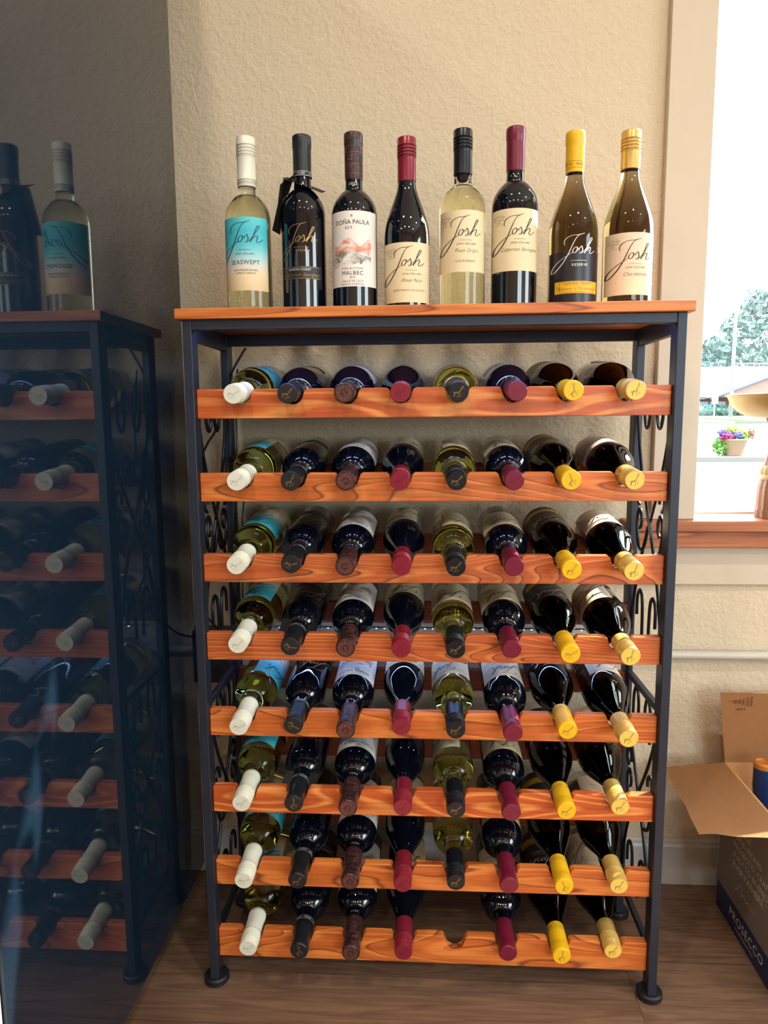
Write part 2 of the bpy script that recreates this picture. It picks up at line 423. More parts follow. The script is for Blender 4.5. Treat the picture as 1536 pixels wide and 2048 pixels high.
def script_polys(h, boldness=1.0):
    out_v, out_f = [], []
    for k, st in enumerate(SCRIPT):
        base = 0.0055 if k < 2 else 0.0062
        V, Fc = ribbon2d(st, lambda t, s: (base + (0.014 if k == 1 and .05 < s < .62 else 0.011) * max(0, abs(t.y) - .35) * math.sin(PI * min(1, max(0, s)))) * boldness)
        o = len(out_v); out_v += [(x * h, y * h) for x, y in V]; out_f += [tuple(i + o for i in f) for f in Fc]
    return out_v, out_f


def wrap(bm, VF, r, zc, th0=0.0, dx=0.0, off=0.0004, up=1):
    """wrap 2D art on the front (-Y side) of a cylinder of radius r(z) about Z"""
    V, Fc = VF
    vs = []
    for x, y in V:
        z = zc + y; rr = (r(z) if callable(r) else r) + off
        a = th0 + (x + dx) / rr
        vs.append(bm.verts.new((rr * math.sin(a), -rr * math.cos(a), z)))
    for f in Fc:
        try: bm.faces.new([vs[i] for i in f])
        except ValueError: pass


def rect2d(w_, h_, nx=1, y0=0.0, x0=0.0):
    V = []; Fc = []
    for i in range(nx + 1):
        x = x0 - w_ / 2 + w_ * i / nx; V += [(x, y0 - h_ / 2), (x, y0 + h_ / 2)]
        if i: Fc.append((2 * i - 2, 2 * i, 2 * i + 1, 2 * i - 1))
    return V, Fc


def label_mesh(bm, r, z0, z1, half, th0=0.0, thick=0.00025, n=28, rnd=0.0):
    rr = r + thick
    for i in range(n):
        a0 = th0 - half + 2 * half * i / n; a1 = th0 - half + 2 * half * (i + 1) / n
        f = [(rr * math.sin(a0), -rr * math.cos(a0)), (rr * math.sin(a1), -rr * math.cos(a1))]
        g = [(r * math.sin(a0), -r * math.cos(a0)), (r * math.sin(a1), -r * math.cos(a1))]
        v = [bm.verts.new((*f[0], z0)), bm.verts.new((*f[1], z0)), bm.verts.new((*f[1], z1)), bm.verts.new((*f[0], z1))]
        bm.faces.new(v)
    bmesh.ops.remove_doubles(bm, verts=bm.verts, dist=1e-6)


# ================================================================ SETTING
R_ = ROOM
mkb = mkbox
def struct(o): o['kind'] = 'structure'; return o

struct(mkb('floor', (R_['x0'], R_['x1'], R_['y0'], R_['y1'], -0.05, 0), M['floor']))
struct(mkb('ceiling', (R_['x0'], R_['x1'], R_['y0'], R_['y1'], R_['z1'], R_['z1'] + .05), M['ceiling']))
WX, WZ0, WZ1, WX1 = 0.5435, 0.80, 2.25, 2.35
def wall_panel(name, rects, fixed, ax, th, material):
    bm = bmesh.new()
    for a0, a1, z0, z1 in rects:
        if ax == 'Y': box(bm, a0, a1, fixed, fixed + th, z0, z1)
        else: box(bm, fixed, fixed + th, a0, a1, z0, z1)
    return struct(link(name, bm, material))
wall_panel('wall_back', [(R_['x0'], WX, 0, R_['z1']), (WX, WX1, 0, WZ0), (WX, WX1, WZ1, R_['z1']), (WX1, R_['x1'], 0, R_['z1'])], R_['y1'], 'Y', 0.15, M['wall'])
wall_panel('wall_front', [(R_['x0'], 1.2, 0, R_['z1']), (1.2, 3.2, 0, .85), (1.2, 3.2, 2.3, R_['z1']), (3.2, R_['x1'], 0, R_['z1'])], R_['y0'] - .15, 'Y', 0.15, M['wall'])
wall_panel('wall_left', [(R_['y0'], R_['y1'], 0, R_['z1'])], R_['x0'] - .1, 'X', 0.1, M['wall'])
wall_panel('wall_right', [(R_['y0'], -2.5, 0, R_['z1']), (-2.5, -.95, 0, .85), (-2.5, -.95, 2.3, R_['z1']), (-.95, R_['y1'], 0, R_['z1'])], R_['x1'], 'X', 0.15, M['wall'])
# white baseboard with a small cap bead
def baseboard(name, x0, x1):
    bm = bmesh.new(); y = R_['y1']
    prism(bm, [(y, 0), (y - .012, 0), (y - .012, .088), (y - .009, .094), (y - .009, .100), (y - .004, .104), (y, .104)], x1 - x0, 'X', x0)
    return struct(link(name, bm, M['white_trim']))
baseboard('baseboard_back', R_['x0'], R_['x1'])
# window trim, stool, apron
def window():
    y = R_['y1']
    w_ = struct(link('window_1', (lambda b: (box(b, WX + .0, WX1, y + .085, y + .089, WZ0 + .03, WZ1 - .02), b)[1])(bmesh.new()), glass_pane))
    bm = bmesh.new()
    for d in ((WX, WX + .0006, y + .06, y + .12, WZ0, WZ1), (WX1 - .035, WX1, y + .06, y + .12, WZ0, WZ1), (WX, WX1, y + .06, y + .12, WZ1 - .035, WZ1), (WX, WX1, y + .066, y + .11, WZ0, WZ0 + .022)):
        box(bm, *d)
    link('window_frame', bm, M['white_trim'], w_)
    return w_
def pane_mat():
    m, nt, b = newmat('window_glass'); L = nt.links
    tr = nt.nodes.new('ShaderNodeBsdfTransparent'); tr.inputs[0].default_value = (0.97, 0.99, 0.98, 1)
    gl = nt.nodes.new('ShaderNodeBsdfGlossy'); gl.inputs['Roughness'].default_value = 0.0
    mx = nt.nodes.new('ShaderNodeMixShader'); mx.inputs[0].default_value = 0.012; L.new(tr.outputs[0], mx.inputs[1]); L.new(gl.outputs[0], mx.inputs[2])
    L.new(mx.outputs[0], nt.nodes['Material Output'].inputs['Surface']); nt.nodes.remove(b)
    return m
glass_pane = pane_mat()
window()
def win_simple(name, rects_frame, pane):
    bm = bmesh.new(); box(bm, *pane); w_ = struct(link(name, bm, glass_pane))
    bm = bmesh.new()
    for r in rects_frame: box(bm, *r)
    link('window_frame', bm, M['white_trim'], w_)
y0 = R_['y0'] - .08
win_simple('window_2', [(x - .02, x + .02, y0 - .04, y0 + .04, .85, 2.3) for x in (1.22, 2.2, 3.18)] + [(1.2, 3.2, y0 - .04, y0 + .04, 2.25, 2.3), (1.2, 3.2, y0 - .04, y0 + .04, .85, .90)], (1.2, 3.2, y0 - .003, y0 + .003, .85, 2.3))
x0 = R_['x1'] + .08
win_simple('window_3', [(x0 - .04, x0 + .04, y - .03, y + .03, .85, 2.3) for y in (-2.47, -.98)] + [(x0 - .04, x0 + .04, -2.5, -.95, 2.25, 2.3), (x0 - .04, x0 + .04, -2.5, -.95, .85, .90)], (x0 - .003, x0 + .003, -2.5, -.95, .85, 2.3))
Y1 = R_['y1']
struct(mkb('trim_1', (0.4585, WX + .001, Y1 - .019, Y1, .818, 2.34), M['trim'], bevel=.0015))      # left casing
struct(mkb('trim_2', (0.4585, WX1 + .1, Y1 - .019, Y1, WZ1, 2.34), M['trim'], bevel=.0015))
sill = struct(mkb('trim_3', (0.400, WX1 + .12, Y1 - .047, Y1 + .068, .795, .818), M['sill'], bevel=.003))
struct(mkb('trim_4', (0.410, WX1 + .11, Y1 - .042, Y1, .762, .795), M['sill'], bevel=.002))
struct(mkb('trim_5', (0.395, WX1 + .12, Y1 - .012, Y1, .679, .762), M['trim'], bevel=.0015))

# conduit along the wall with clips
def conduit():
    root = empty('wall_conduit', (0, Y1 - .016, .528), 'thin beige painted pipe running level along the wall below the window', 'pipe')
    bm = bmesh.new(); tube(bm, [(x, 0, 0) for x in (-.9, 1.6)], .0095, 14); link('pipe', bm, M['conduit'], root, smooth=True)
    for x in (.95, 1.45):
        mkbox('clip', (x - .008, x + .008, -.011, .016, -.013, .013), M['conduit'], root, .001)
    ob = mkbox('outlet_box', (-.525, -.43, -.03, .016, -.065, .05), M['black_metal'], root, .003)
conduit()

# recessed downlights
def downlight(x, y, lab):
    z = R_['z1']
    root = empty('recessed_downlight', (x, y, z), lab, 'ceiling light', 'ceiling downlights')
    bm = bmesh.new(); lathe(bm, [(.062, 0), (.095, -.001), (.095, -.006), (.066, -.010), (.062, -.004)], 32); link('trim_ring', bm, M['ceiling'], root, smooth=True)
    bm = bmesh.new(); lathe(bm, [(0, -.003), (.062, -.003)], 32); link('lens', bm, M['lamp'], root)
    d = bpy.data.lights.new('downlight_beam', 'AREA'); d.shape = 'DISK'; d.size = .12; d.energy = 12.0; d.color = (1, .92, .82)
    o = bpy.data.objects.new('downlight_beam', d); COL.objects.link(o); o.parent = root; o.location = (0, 0, -.012)
for i, (x, y) in enumerate([(-.55, -1.25), (.65, -1.25), (-.55, -3.0), (.65, -3.0), (2.0, -1.25), (2.0, -3.0), (-1.7, -1.25), (-1.7, -3.0)]):
    side = ['left of the rack', 'right of the rack', 'left at the room rear', 'right at the room rear', 'beside the side window', 'at the corner of both windows', 'above the black appliance', 'in the far left room corner'][i]
    downlight(x, y, 'round recessed downlight in the white ceiling ' + side)

# ================================================================ WINE RACK
ZR = [1.0787, .9403, .8018, .6642, .5260, .3827, .2422, .1063]
ZT = 1.2061; DEP = 0.2147
CAPX = [[-.3108, -.2243, -.1342, -.0462, .0447, .1348, .2208, .3150],
        [-.3104, -.2226, -.1342, -.0473, .0427, .1326, .2209, .3185],
        [-.3165, -.2278, -.1366, -.0459, .0420, .1345, .2225, .3169],
        [-.3211, -.2312, -.1385, -.0467, .0423, .1332, .2247, .3169],
        [-.3208, -.2291, -.1394, -.0476, .0434, .1366, .2272, .3200],
        [-.3235, -.2330, -.1388, -.0456, .0447, .1367, .2293, .3218],
        [-.3232, -.2293, -.1378, -.0461, .0456, .1362, .2298, .3235],
        [-.3219, -.2298, -.1379, -.0458, .0455, .1373, .2299, .3219]]
CAPY = [[-.036] * 8, [-.036] * 8,
        [-.0334, -.0257, -.0375, -.0353, -.0376, -.0353, -.0503, -.0557],
        [-.0249, -.0314, -.0356, -.0352, -.0362, -.0330, -.0486, -.0548],
        [-.0369, -.0299, -.0426, -.0285, -.0352, -.0418, -.0304, -.0520],
        [-.0277, -.0260, -.0348, -.0290, -.0316, -.0360, -.0278, -.0127],
        [-.0324, -.0296, -.0277, -.0293, -.0209, -.0252, -.0235, -.0175],
        [-.0246, -.0269, -.0278, -.0217, -.0167, -.0163, -.0180, -.0022]]
rack = empty('wine_rack', (0, .12, 0), 'tall black metal and orange-stained pine wine rack holding rows of bottles', 'wine rack')
RO = Vector((0, -.12, 0))       # children are built in world coords then shifted
def rk(name, bm, material, parent=None, **k):
    bmesh.ops.translate(bm, verts=bm.verts, vec=RO); return link(name, bm, material, parent or rack, **k)
def rkbox(name, d, material, parent=None, bevel=.0012):
    bm = bmesh.new(); box(bm, *d); return rk(name, bm, material, parent, bevel=bevel)
bm = bmesh.new(); box(bm, -.4095, .4095, -.009, .262, ZT - .0165, ZT); rk('top_board', bm, M['board'], bevel=.0015)
LT = ZT - .0165
LW, LD = .0150, .031
for sx in (-1, 1):
    for y in (0, DEP):
        xa, xb = (-.4, -.4 + LW) if sx < 0 else (.4 - LW, .4)
        lg = rkbox('leg', (xa, xb, y, y + LD, .014, LT), M['black_metal'])
        bm = bmesh.new(); xc, yc = (xa + xb) / 2, y + LD / 2
        lathe(bm, [(0, 0), (.020, 0), (.0225, .003), (.0225, .011), (.020, .014), (.010, .015), (.010, .022), (0, .022)], 28, xc, yc)
        rk('foot', bm, M['rubber'], lg, smooth=True)
rkbox('top_crossbar', (-.385, .385, 0.001, .015, LT - .0165, LT), M['black_metal'])
rkbox('top_crossbar', (-.385, .385, DEP + .008, DEP + .022, LT - .021, LT), M['black_metal'])
for sx in (-1, 1):
    xa, xb = (-.399, -.387) if sx < 0 else (.387, .399)
    rkbox('side_bar', (xa, xb, LD, DEP, LT - .031, LT), M['black_metal'])
    for z in (.530, .085):
        rkbox('side_bar', (xa + .001, xb - .001, LD, DEP, z - .006, z + .006), M['black_metal'])

def rail_outline(zt, h, xs, hw, depth, rr):
    pts = [(-.3845, zt - h), (-.3845, zt)]
    for x in xs:
        pts += [(x - hw - .004, zt), (x - hw, zt - .003)]
        zc = zt - depth + rr
        pts += [(x - rr - .001, zc)]
        for k in range(1, 12):
            a = PI + PI * k / 12; pts.append((x + rr * math.cos(a), zc + rr * math.sin(a)))
        pts += [(x + rr + .001, zc), (x + hw, zt - .003), (x + hw + .004, zt)]
    pts += [(.3845, zt), (.3845, zt - h)]
    return pts
for i, z in enumerate(ZR):
    bm = bmesh.new(); prism(bm, rail_outline(z, .048 if i < 7 else .054, CAPX[i], .0195, .0255, .0165), .016, 'Y', .012)
    rk('front_rail', bm, M['rail_fine'] if i in (2, 3) else (M['rail_light'] if i in (0, 5) else M['rail']), bevel=.0013)
    # back rail with broad shallow scallops
    zt = z + .003; pts = [(-.3845, zt - .042), (-.3845, zt)]
    for x in CAPX[i]:
        for k in range(0, 13):
            a = PI + PI * k / 12; pts.append((x + .0345 * math.cos(a) * 1.0, zt + .0265 * math.sin(a)))
    pts += [(.3845, zt), (.3845, zt - .042)]
    bm = bmesh.new(); prism(bm, pts, .016, 'Y', .214)
    rk('back_rail', bm, M['backrail'])

# wrought wire scrollwork in both sides
def sym(p): return [(-v, w_) for v, w_ in p]
STR = [
    [(-.092, .235), (-.085, .17), (-.055, .09), (0, .0), (.055, -.09), (.085, -.17), (.092, -.225)],
    [(-.048, .235), (-.047, .19), (-.040, .170), (-.031, .163), (-.022, .170), (-.015, .19), (-.014, .235)],
    [(-.050, -.185), (-.050, -.155), (-.043, -.140), (-.032, -.135), (-.021, -.145), (-.016, -.17), (-.014, -.225)],
    [(-.003, -.012), (-.018, -.045), (-.036, -.060), (-.056, -.052), (-.068, -.025), (-.068, .000), (-.056, .014), (-.044, .004), (-.044, -.014), (-.052, -.022)],
    [(-.060, .022), (-.072, .032), (-.072, .050), (-.060, .060), (-.048, .050), (-.048, .034)],
]
for sx in (-1, 1):
    for zc in (.845, .335):
        bm = bmesh.new()
        SS = list(STR)
        if zc < .5: SS[1] = [(-.048, .12), (-.047, .175), (-.040, .197), (-.031, .204), (-.022, .197), (-.015, .175), (-.014, .13)]
        for s in SS:
            for q in (s, sym(s)):
                P = [(sx * .392 + (0.0015 if q is s else -.0015), .122 + v * .98, zc + w_ * (1 if zc > .5 else .93)) for v, w_ in q]
                tube(bm, catmull(P, 6), .0030, 8)
        rk('scrollwork', bm, M['wire'], smooth=True)

# LED strips under the top board and under the fourth row
def led_strip(y, z, x0, x1, face, label, power):
    root = empty('led_strip_light', ((x0 + x1) / 2, y, z), label, 'led strip', 'led strips on the rack')
    hw = (x1 - x0) / 2
    bm = bmesh.new(); box(bm, -hw, hw, -.004, .004, -.0006, .0006); link('tape', bm, M['led_tape'], root)
    n = 48; bm = bmesh.new()
    for i in range(n):
        x = -hw + (i + .5) * 2 * hw / n; box(bm, x - .0013, x + .0013, -.0012, .0012, -.0022, -.0006)
    e = link('diodes', bm, M['led'], root); e['kind'] = 'stuff'
    d = bpy.data.lights.new('strip_glow', 'AREA'); d.shape = 'RECTANGLE'; d.size = 2 * hw; d.size_y = .006; d.energy = power; d.color = (.25, .42, 1.0)
    o = bpy.data.objects.new('strip_glow', d); COL.objects.link(o); o.parent = root; o.location = (0, 0, -.003)
led_strip(.030, LT - .0012, -.37, .37, 0, 'blue-white led strip under the front of the top board', .55)
led_strip(.190, ZR[3] - .041, -.38, .38, 0, 'blue-white led strip behind the fourth row of bottles', .4)

# power cord with inline switch hanging beside the left rear leg
def cord():
    root = empty('power_cord', (-.44, .25, 0), 'black power cord with inline switch hanging beside the rack left rear leg', 'cord')
    bm = bmesh.new()
    P = [(-.355, .235, 1.166), (-.365, .232, 1.15), (-.385, .225, 1.11), (-.405, .20, 1.02), (-.412, .15, .985), (-.415, .11, .955)]
    tube(bm, [v - Vector((-.44, .25, 0)) for v in catmull([Vector(p) for p in P], 8)], .0022, 8)
    P = [(-.415, .105, .905), (-.416, .12, .87), (-.417, .13, .80), (-.416, .095, .745), (-.418, .062, .712), (-.421, .13, .66), (-.425, .24, .59), (-.45, .30, .565)]
    tube(bm, [v - Vector((-.44, .25, 0)) for v in catmull([Vector(p) for p in P], 8)], .0022, 8)
    link('cable', bm, M['cable'], root, smooth=True)
    bm = bmesh.new(); P = [(-.415, .11, .957), (-.415, .109, .945), (-.415, .107, .93), (-.415, .106, .915), (-.415, .105, .903)]
    tube(bm, [Vector(p) - Vector((-.44, .25, 0)) for p in P], [.004, .010, .012, .010, .004], 10); link('inline_switch', bm, M['cable'], root, smooth=True)
    root2 = empty('power_adapter', (-.37, .18, .925), 'small black power adapter with looped cable inside the rack left side', 'adapter')
    bm = bmesh.new(); box(bm, -.011, .011, -.013, .013, -.020, .016); bmesh.ops.rotate(bm, verts=bm.verts, cent=(0, 0, 0), matrix=Matrix.Rotation(.5, 3, 'X'))
    link('adapter_body', bm, M['cable'], root2, bevel=.004)
    bm = bmesh.new(); P = [(0, .008, .015), (0, .02, .03), (.002, .035, .025), (.004, .044, 0), (.004, .045, -.05), (.003, .03, -.10), (0, .03, -.20), (.0, .02, -.28)]
    tube(bm, catmull([Vector(p) for p in P], 6), .0018, 8)
    P = [(0, .005, .015), (0, .018, .04), (0, .022, .09), (-.002, .03, .16), (0, .045, .2)]
    tube(bm, catmull([Vector(p) for p in P], 6), .0018, 8)
    P = [(0, -.005, -.015), (0, -.03, -.02), (0, -.05, .01), (-.002, -.03, .035), (0, -.0, .02)]
    tube(bm, catmull([Vector(p) for p in P], 6), .0018, 8)
    link('cable', bm, M['cable'], root2, smooth=True)
cord()

# ================================================================ BOTTLES
def smoothprof(pts, n=5):
    return [(v.x, v.y) for v in catmull([(r, z, 0) for r, z in pts], n)]
def bord(R, H, zs, zn, rn=.0142):
    """claret bottle: straight body, high shoulder"""
    base = [(0, .014), (R * .45, .010), (R * .75, .002), (R * .90, 0), (R * .975, .0025), (R, .008)]
    sh = smoothprof([(R, zs - .010), (R * .985, zs), (R * .90, zs + .0125), (R * .70, zs + .0245), (R * .50, zs + .0325), (rn + .0012, zn), (rn, zn + .012)])
    return base + sh + [(rn - .0004, H - .02), (rn, H - .004), (rn - .001, H), (0, H)]
def burg(R, H, zs, zn, rn=.0142):
    base = [(0, .014), (R * .45, .010), (R * .75, .002), (R * .90, 0), (R * .975, .0025), (R, .008)]
    L_ = zn - zs
    sh = smoothprof([(R, zs - .02), (R * .995, zs), (R * .93, zs + L_ * .22), (R * .76, zs + L_ * .46), (R * .58, zs + L_ * .68), (R * .44, zs + L_ * .87), (rn + .0008, zn), (rn, zn + .012)])
    return base + sh + [(rn - .0004, H - .02), (rn, H - .004), (rn - .001, H), (0, H)]
def prof_r(prof):
    def f(z):
        for (r0, z0), (r1, z1) in zip(prof[5:], prof[6:]):
            if z0 <= z <= z1 and z1 > z0: return r0 + (r1 - r0) * (z - z0) / (z1 - z0)
        return prof[-2][0]
    return f
def screwcap(z0, H, r=.0158, top_ridges=3, bottom_ridges=False):
    p = [(r - .0012, z0), (r - .0002, z0 + .0006)]
    def ridge(z, a=.0014): return [(r, z - .0006), (r + .0004, z), (r - a, z + .0007), (r - a, z + .0018), (r + .0004, z + .0025), (r, z + .0031)]
    if bottom_ridges:
        for k in range(2): p += ridge(z0 + .005 + k * .004)
    zt = H - .005
    p += [(r - .0004, zt - .030)]
    zz = zt - .026
    for k in range(top_ridges + 1):
        p += ridge(zz); zz += .0052
    p += [(r, H - .0016), (r - .0008, H), (0, H)]
    return p
def foilcap(z0, H, r=.0152):
    return [(r - .0012, z0), (r - .0004, z0 + .0005), (r, z0 + .01), (r + .0002, H - .024), (r + .0003, H - .020), (r + .0008, H - .0185), (r + .0009, H - .005), (r + .0006, H - .0015), (r - .0006, H), (0, H)]

def disc_art(bm, VF, z, sx=1, rot=0):
    V, Fc = VF; c, s = math.cos(rot), math.sin(rot)
    vs = [bm.verts.new((x * c - y * s, x * s + y * c, z)) for x, y in V]
    for f in Fc:
        try: bm.faces.new([vs[i] for i in f])
        except ValueError: pass
def ring2d(r0, r1, n=40):
    V = []; Fc = []
    for i in range(n):
        a = 2 * PI * i / n; V += [(r0 * math.cos(a), r0 * math.sin(a)), (r1 * math.cos(a), r1 * math.sin(a))]
        j = (i + 1) % n; Fc.append((2 * i, 2 * i + 1, 2 * j + 1, 2 * j))
    return V, Fc
def shift(VF, dx, dy): return [(x + dx, y + dy) for x, y in VF[0]], VF[1]
def T(b, s, sh=0.0, sp=1.0): return text_polys(b, s, sh, sp)

TY = [
    dict(kind='bord', R=.0388, H=.293, zs=.165, zn=.196, glass='wine_sauv', cap='white_cap', cz=.2125, ct='screw', br=True, rot=-.16),
    dict(kind='bord', R=.0375, H=.293, zs=.172, zn=.206, glass='dark_glass', cap='black_sat', cz=.2294, ct='foil', rot=.0),
    dict(kind='bord', R=.0385, H=.2945, zs=.168, zn=.202, glass='dark_glass', cap='pattern_cap', cz=.2194, ct='foil', rot=-.02),
    dict(kind='burg', R=.0385, H=.2845, zs=.128, zn=.212, glass='dark_glass', cap='maroon_cap', cz=.2148, ct='screw', rot=.03),
    dict(kind='bord', R=.0383, H=.2945, zs=.172, zn=.206, glass='wine_grigio', cap='black_cap', cz=.2233, ct='screw', rot=-.07),
    dict(kind='bord', R=.0383, H=.2955, zs=.175, zn=.209, glass='dark_glass', cap='maroon_caps', cz=.2264, ct='foil', rot=-.05),
    dict(kind='burg', R=.0403, H=.2862, zs=.125, zn=.212, glass='wine_chard', cap='yellow_cap', cz=.2210, ct='foil', rot=.0),
    dict(kind='burg', R=.0403, H=.2845, zs=.128, zn=.214, glass='wine_chard', cap='gold_cap', cz=.2240, ct='screw', rot=-.10),
]
DESC = ['white-capped bottle with turquoise-to-sand label', 'black bottle with black capsule and gold script',
        'dark bottle with mountain label and patterned capsule', 'slope-shouldered dark bottle with maroon screw cap',
        'pale yellow bottle with black screw cap', 'square-shouldered dark bottle with smooth maroon capsule',
        'amber bottle with bright yellow capsule', 'amber bottle with gold ridged screw cap']

def make_bottle(k):
    t = TY[k]; root = empty('wine_bottle')
    P = (bord if t['kind'] == 'bord' else burg)(t['R'], t['H'] - .0015, t['zs'], t['zn']); rf = prof_r(P); R = t['R']; H = t['H']
    bm = bmesh.new(); lathe(bm, P, 64)
    if k in (0, 4):   # air space above the wine
        zf = .212 if k == 0 else .1985
        bmesh.ops.recalc_face_normals(bm, faces=bm.faces); old = set(bm.faces)
        lathe(bm, [(0, zf), (max(.004, rf(zf) - .0028), zf), (rf(zf + .006) - .0028, zf + .006), (.0112, zf + .02), (.0112, H - .006), (0, H - .006)], 40)
        nf = [f for f in bm.faces if f not in old]; bmesh.ops.recalc_face_normals(bm, faces=nf); bmesh.ops.reverse_faces(bm, faces=nf)
    g = link('bottle_glass', bm, M[t['glass']], root, smooth=True, keepn=k in (0, 4))
    bm = bmesh.new()
    if t['ct'] == 'screw': lathe(bm, screwcap(t['cz'], H, br := .0158, 3, t.get('br', False)), 48)
    else: lathe(bm, foilcap(t['cz'], H), 48)
    cap = link('screw_cap' if t['ct'] == 'screw' else 'capsule', bm, M[t['cap']], root, smooth=True)
    # emblem on the cap's flat end
    em = bmesh.new(); zt = H + .00015
    emat = {0: 'ivory_line', 1: 'gold_ink', 2: 'bronze_ink', 3: 'maroon_caps', 4: 'gold_ink', 5: 'maroon_cap', 6: 'brown_ink', 7: 'ink'}[k]
    if k == 2:
        disc_art(em, ring2d(.0118, .0124), zt); disc_art(em, ring2d(.0068, .0074), zt); disc_art(em, shift(T('S', .010), 0, 0), zt)
        for a in range(14):
            disc_art(em, shift(rect2d(.0022, .0022), 0, .0096), zt, rot=2 * PI * a / 14)
    else:
        V, Fc = script_polys(.017, 1.5); disc_art(em, ([(x - .0075, y - .0085) for x, y in V], Fc), zt)
    e = link('cap_emblem', em, M[emat], cap)
    if k == 7:
        bm = bmesh.new(); disc_art(bm, ring2d(.00001, .0138), H + .0001); link('cap_top', bm, M['gold_face'], cap)
    rot = t['rot']
    def lab(name, mt, z0, z1, half, dth=0.0, off=.00025, rr=R):
        b_ = bmesh.new(); label_mesh(b_, rr, z0, z1, half, rot + dth, off); return link(name, b_, M[mt], root, smooth=True)
    def art(parent, mt, items, off=.0006):
        b_ = bmesh.new()
        for VF, zc, dx in items: wrap(b_, VF, lambda z: max(rf(z), 0) if z > t['zs'] - .02 else R, zc, rot, dx, off)
        return link('lettering', b_, M[mt], parent)
    def sc_(h, b_=1.0):      # lettering runs round the label from its left edge
        V, Fc = script_polys(h, b_); out = []
        for x, y in V: out.append((R * math.asin(max(-.97, min(.97, (x / h - .536) * 1.70 * (h / .0615)))) - rot * R, y))
        return out, Fc
    small3 = [(rect2d(.014, .0007, 4), 0, 0)]
    if k == 0:
        l = lab('front_label', 'turq', .038, .1567, 1.32)
        art(l, 'teal_ink', [(sc_(.066), .0845, 0), (rect2d(.022, .0005, 6), .104, .008), (T('JOSH CELLARS', .0042, 0, 1.2), .0975, .008),
                            (T('SEASWEPT', .0100, 0, 1.1), .0835, .008), (T('SAUVIGNON BLANC', .0042, 0, 1.1), .071, .009), (T('& PINOT GRIGIO', .0042, 0, 1.1), .066, .009)])
    if k == 1:
        art(root, 'gold_ink', [(sc_(.060, .95), .086, 0), (rect2d(.026, .0005, 6), .1065, .002), (T('RESERVE', .0056, 0, 1.2), .1010, .004)], .0004)
        l = lab('strip_label', 'black_label', .055, .0757, .98, .05)
        art(l, 'gold_ink', [(rect2d(.070, .0006, 16), .0562, .002), (rect2d(.070, .0006, 16), .0745, .002), (rect2d(.0005, .019), .0653, -.031), (rect2d(.0005, .019), .0653, -.026), (T('Cabernet Sauvignon', .0080, .45), .0620, 0.002)])
        art(l, 'silver_ink', [(T('NORTH COAST', .0052, 0, 1.1), .0704, -.002)])
        b_ = bmesh.new()
        lathe(b_, [(.0158, .2262), (.0160, .2268), (.0160, .2335), (.0158, .234)], 40); nb = link('neck_band', b_, M['black_label'], cap, smooth=True)
        b_ = bmesh.new()
        for a in range(5): wrap(b_, T('JOSH', .0052, 0, 1.2), .0161, .230, a * 2 * PI / 5, 0)
        wrap(b_, rect2d(2 * PI * .0161, .0005, 40), .0161, .2335); wrap(b_, rect2d(2 * PI * .0161, .0005, 40), .0161, .2268)
        link('lettering', b_, M['silver_ink'], nb)
    if k == 2:
        l = lab('front_label', 'white_label', .0414, .1622, 1.28)
        art(l, 'ink', [(T('DOÑA PAULA', .0098, 0, 1.0), .1440, 0), (T('EST.', .0062, 0, 1.4), .1350, -.004), (T('HIGH ALTITUDE', .0042, 0, 1.3), .0705, 0), (T('MALBEC', .0092, 0, 1.15), .0628, 0),
                       (T('2022', .0042, 0, 1.2), .0562, 0), (T('· VALLE DE UCO ·', .0046, 0, 1.25), .0500, 0), (T('MENDOZA ARGENTINA', .0032, 0, 1.2), .0450, 0)])
        art(l, 'red_ink', [(T('Đ', .0050), .1540, 0)])
        b_ = bmesh.new()    # mountain range print, ragged upper edge
        N = 44; random.seed(4); hs = [0.113 + .006 * math.sin(i * .24 + 3.6) + .005 * noise.noise(Vector((i * .35, 3.1, 0))) for i in range(N + 1)]
        lo = [0.077 + .004 * noise.noise(Vector((i * .3, 9.1, 0))) + .00025 * abs(i - 22) for i in range(N + 1)]
        hs[0] = hs[1] - .008; hs[-1] = hs[-2] - .008
        rr = R + .0005
        for i in range(N):
            v = []
            for ii, zz in ((i, lo[i]), (i + 1, lo[i + 1]), (i + 1, hs[i + 1]), (i, hs[i])):
                a = rot - .88 + 1.76 * ii / N; v.append(b_.verts.new((rr * math.sin(a), -rr * math.cos(a), zz)))
            b_.faces.new(v)
        link('mountain_print', b_, M['mountains'], l)
        b_ = bmesh.new(); wrap(b_, ring2d(.0078, .0083), R, .081, rot, -.031, .0007); wrap(b_, ring2d(.0055, .0059), R, .081, rot, -.031, .0007); wrap(b_, T('DP', .006), R, .081, rot, -.031, .0007)
        link('seal', b_, M['brown_ink'], l)
        b_ = bmesh.new()
        for zz in (.262, .243, .228):
            wrap(b_, rect2d(2 * PI * .0154, .0006, 40), .0154, zz, 0, 0, .0003)
        for a in (-.3, 1.8, 3.8): wrap(b_, ring2d(.0035, .0042), .0154, .2525, a, 0, .0004)
        link('foil_pattern', b_, M['bronze_ink'], cap)
        art(root, 'silver_ink', [(T('2022', .0062, 0, 1.3), .2115, 0)], .0006)
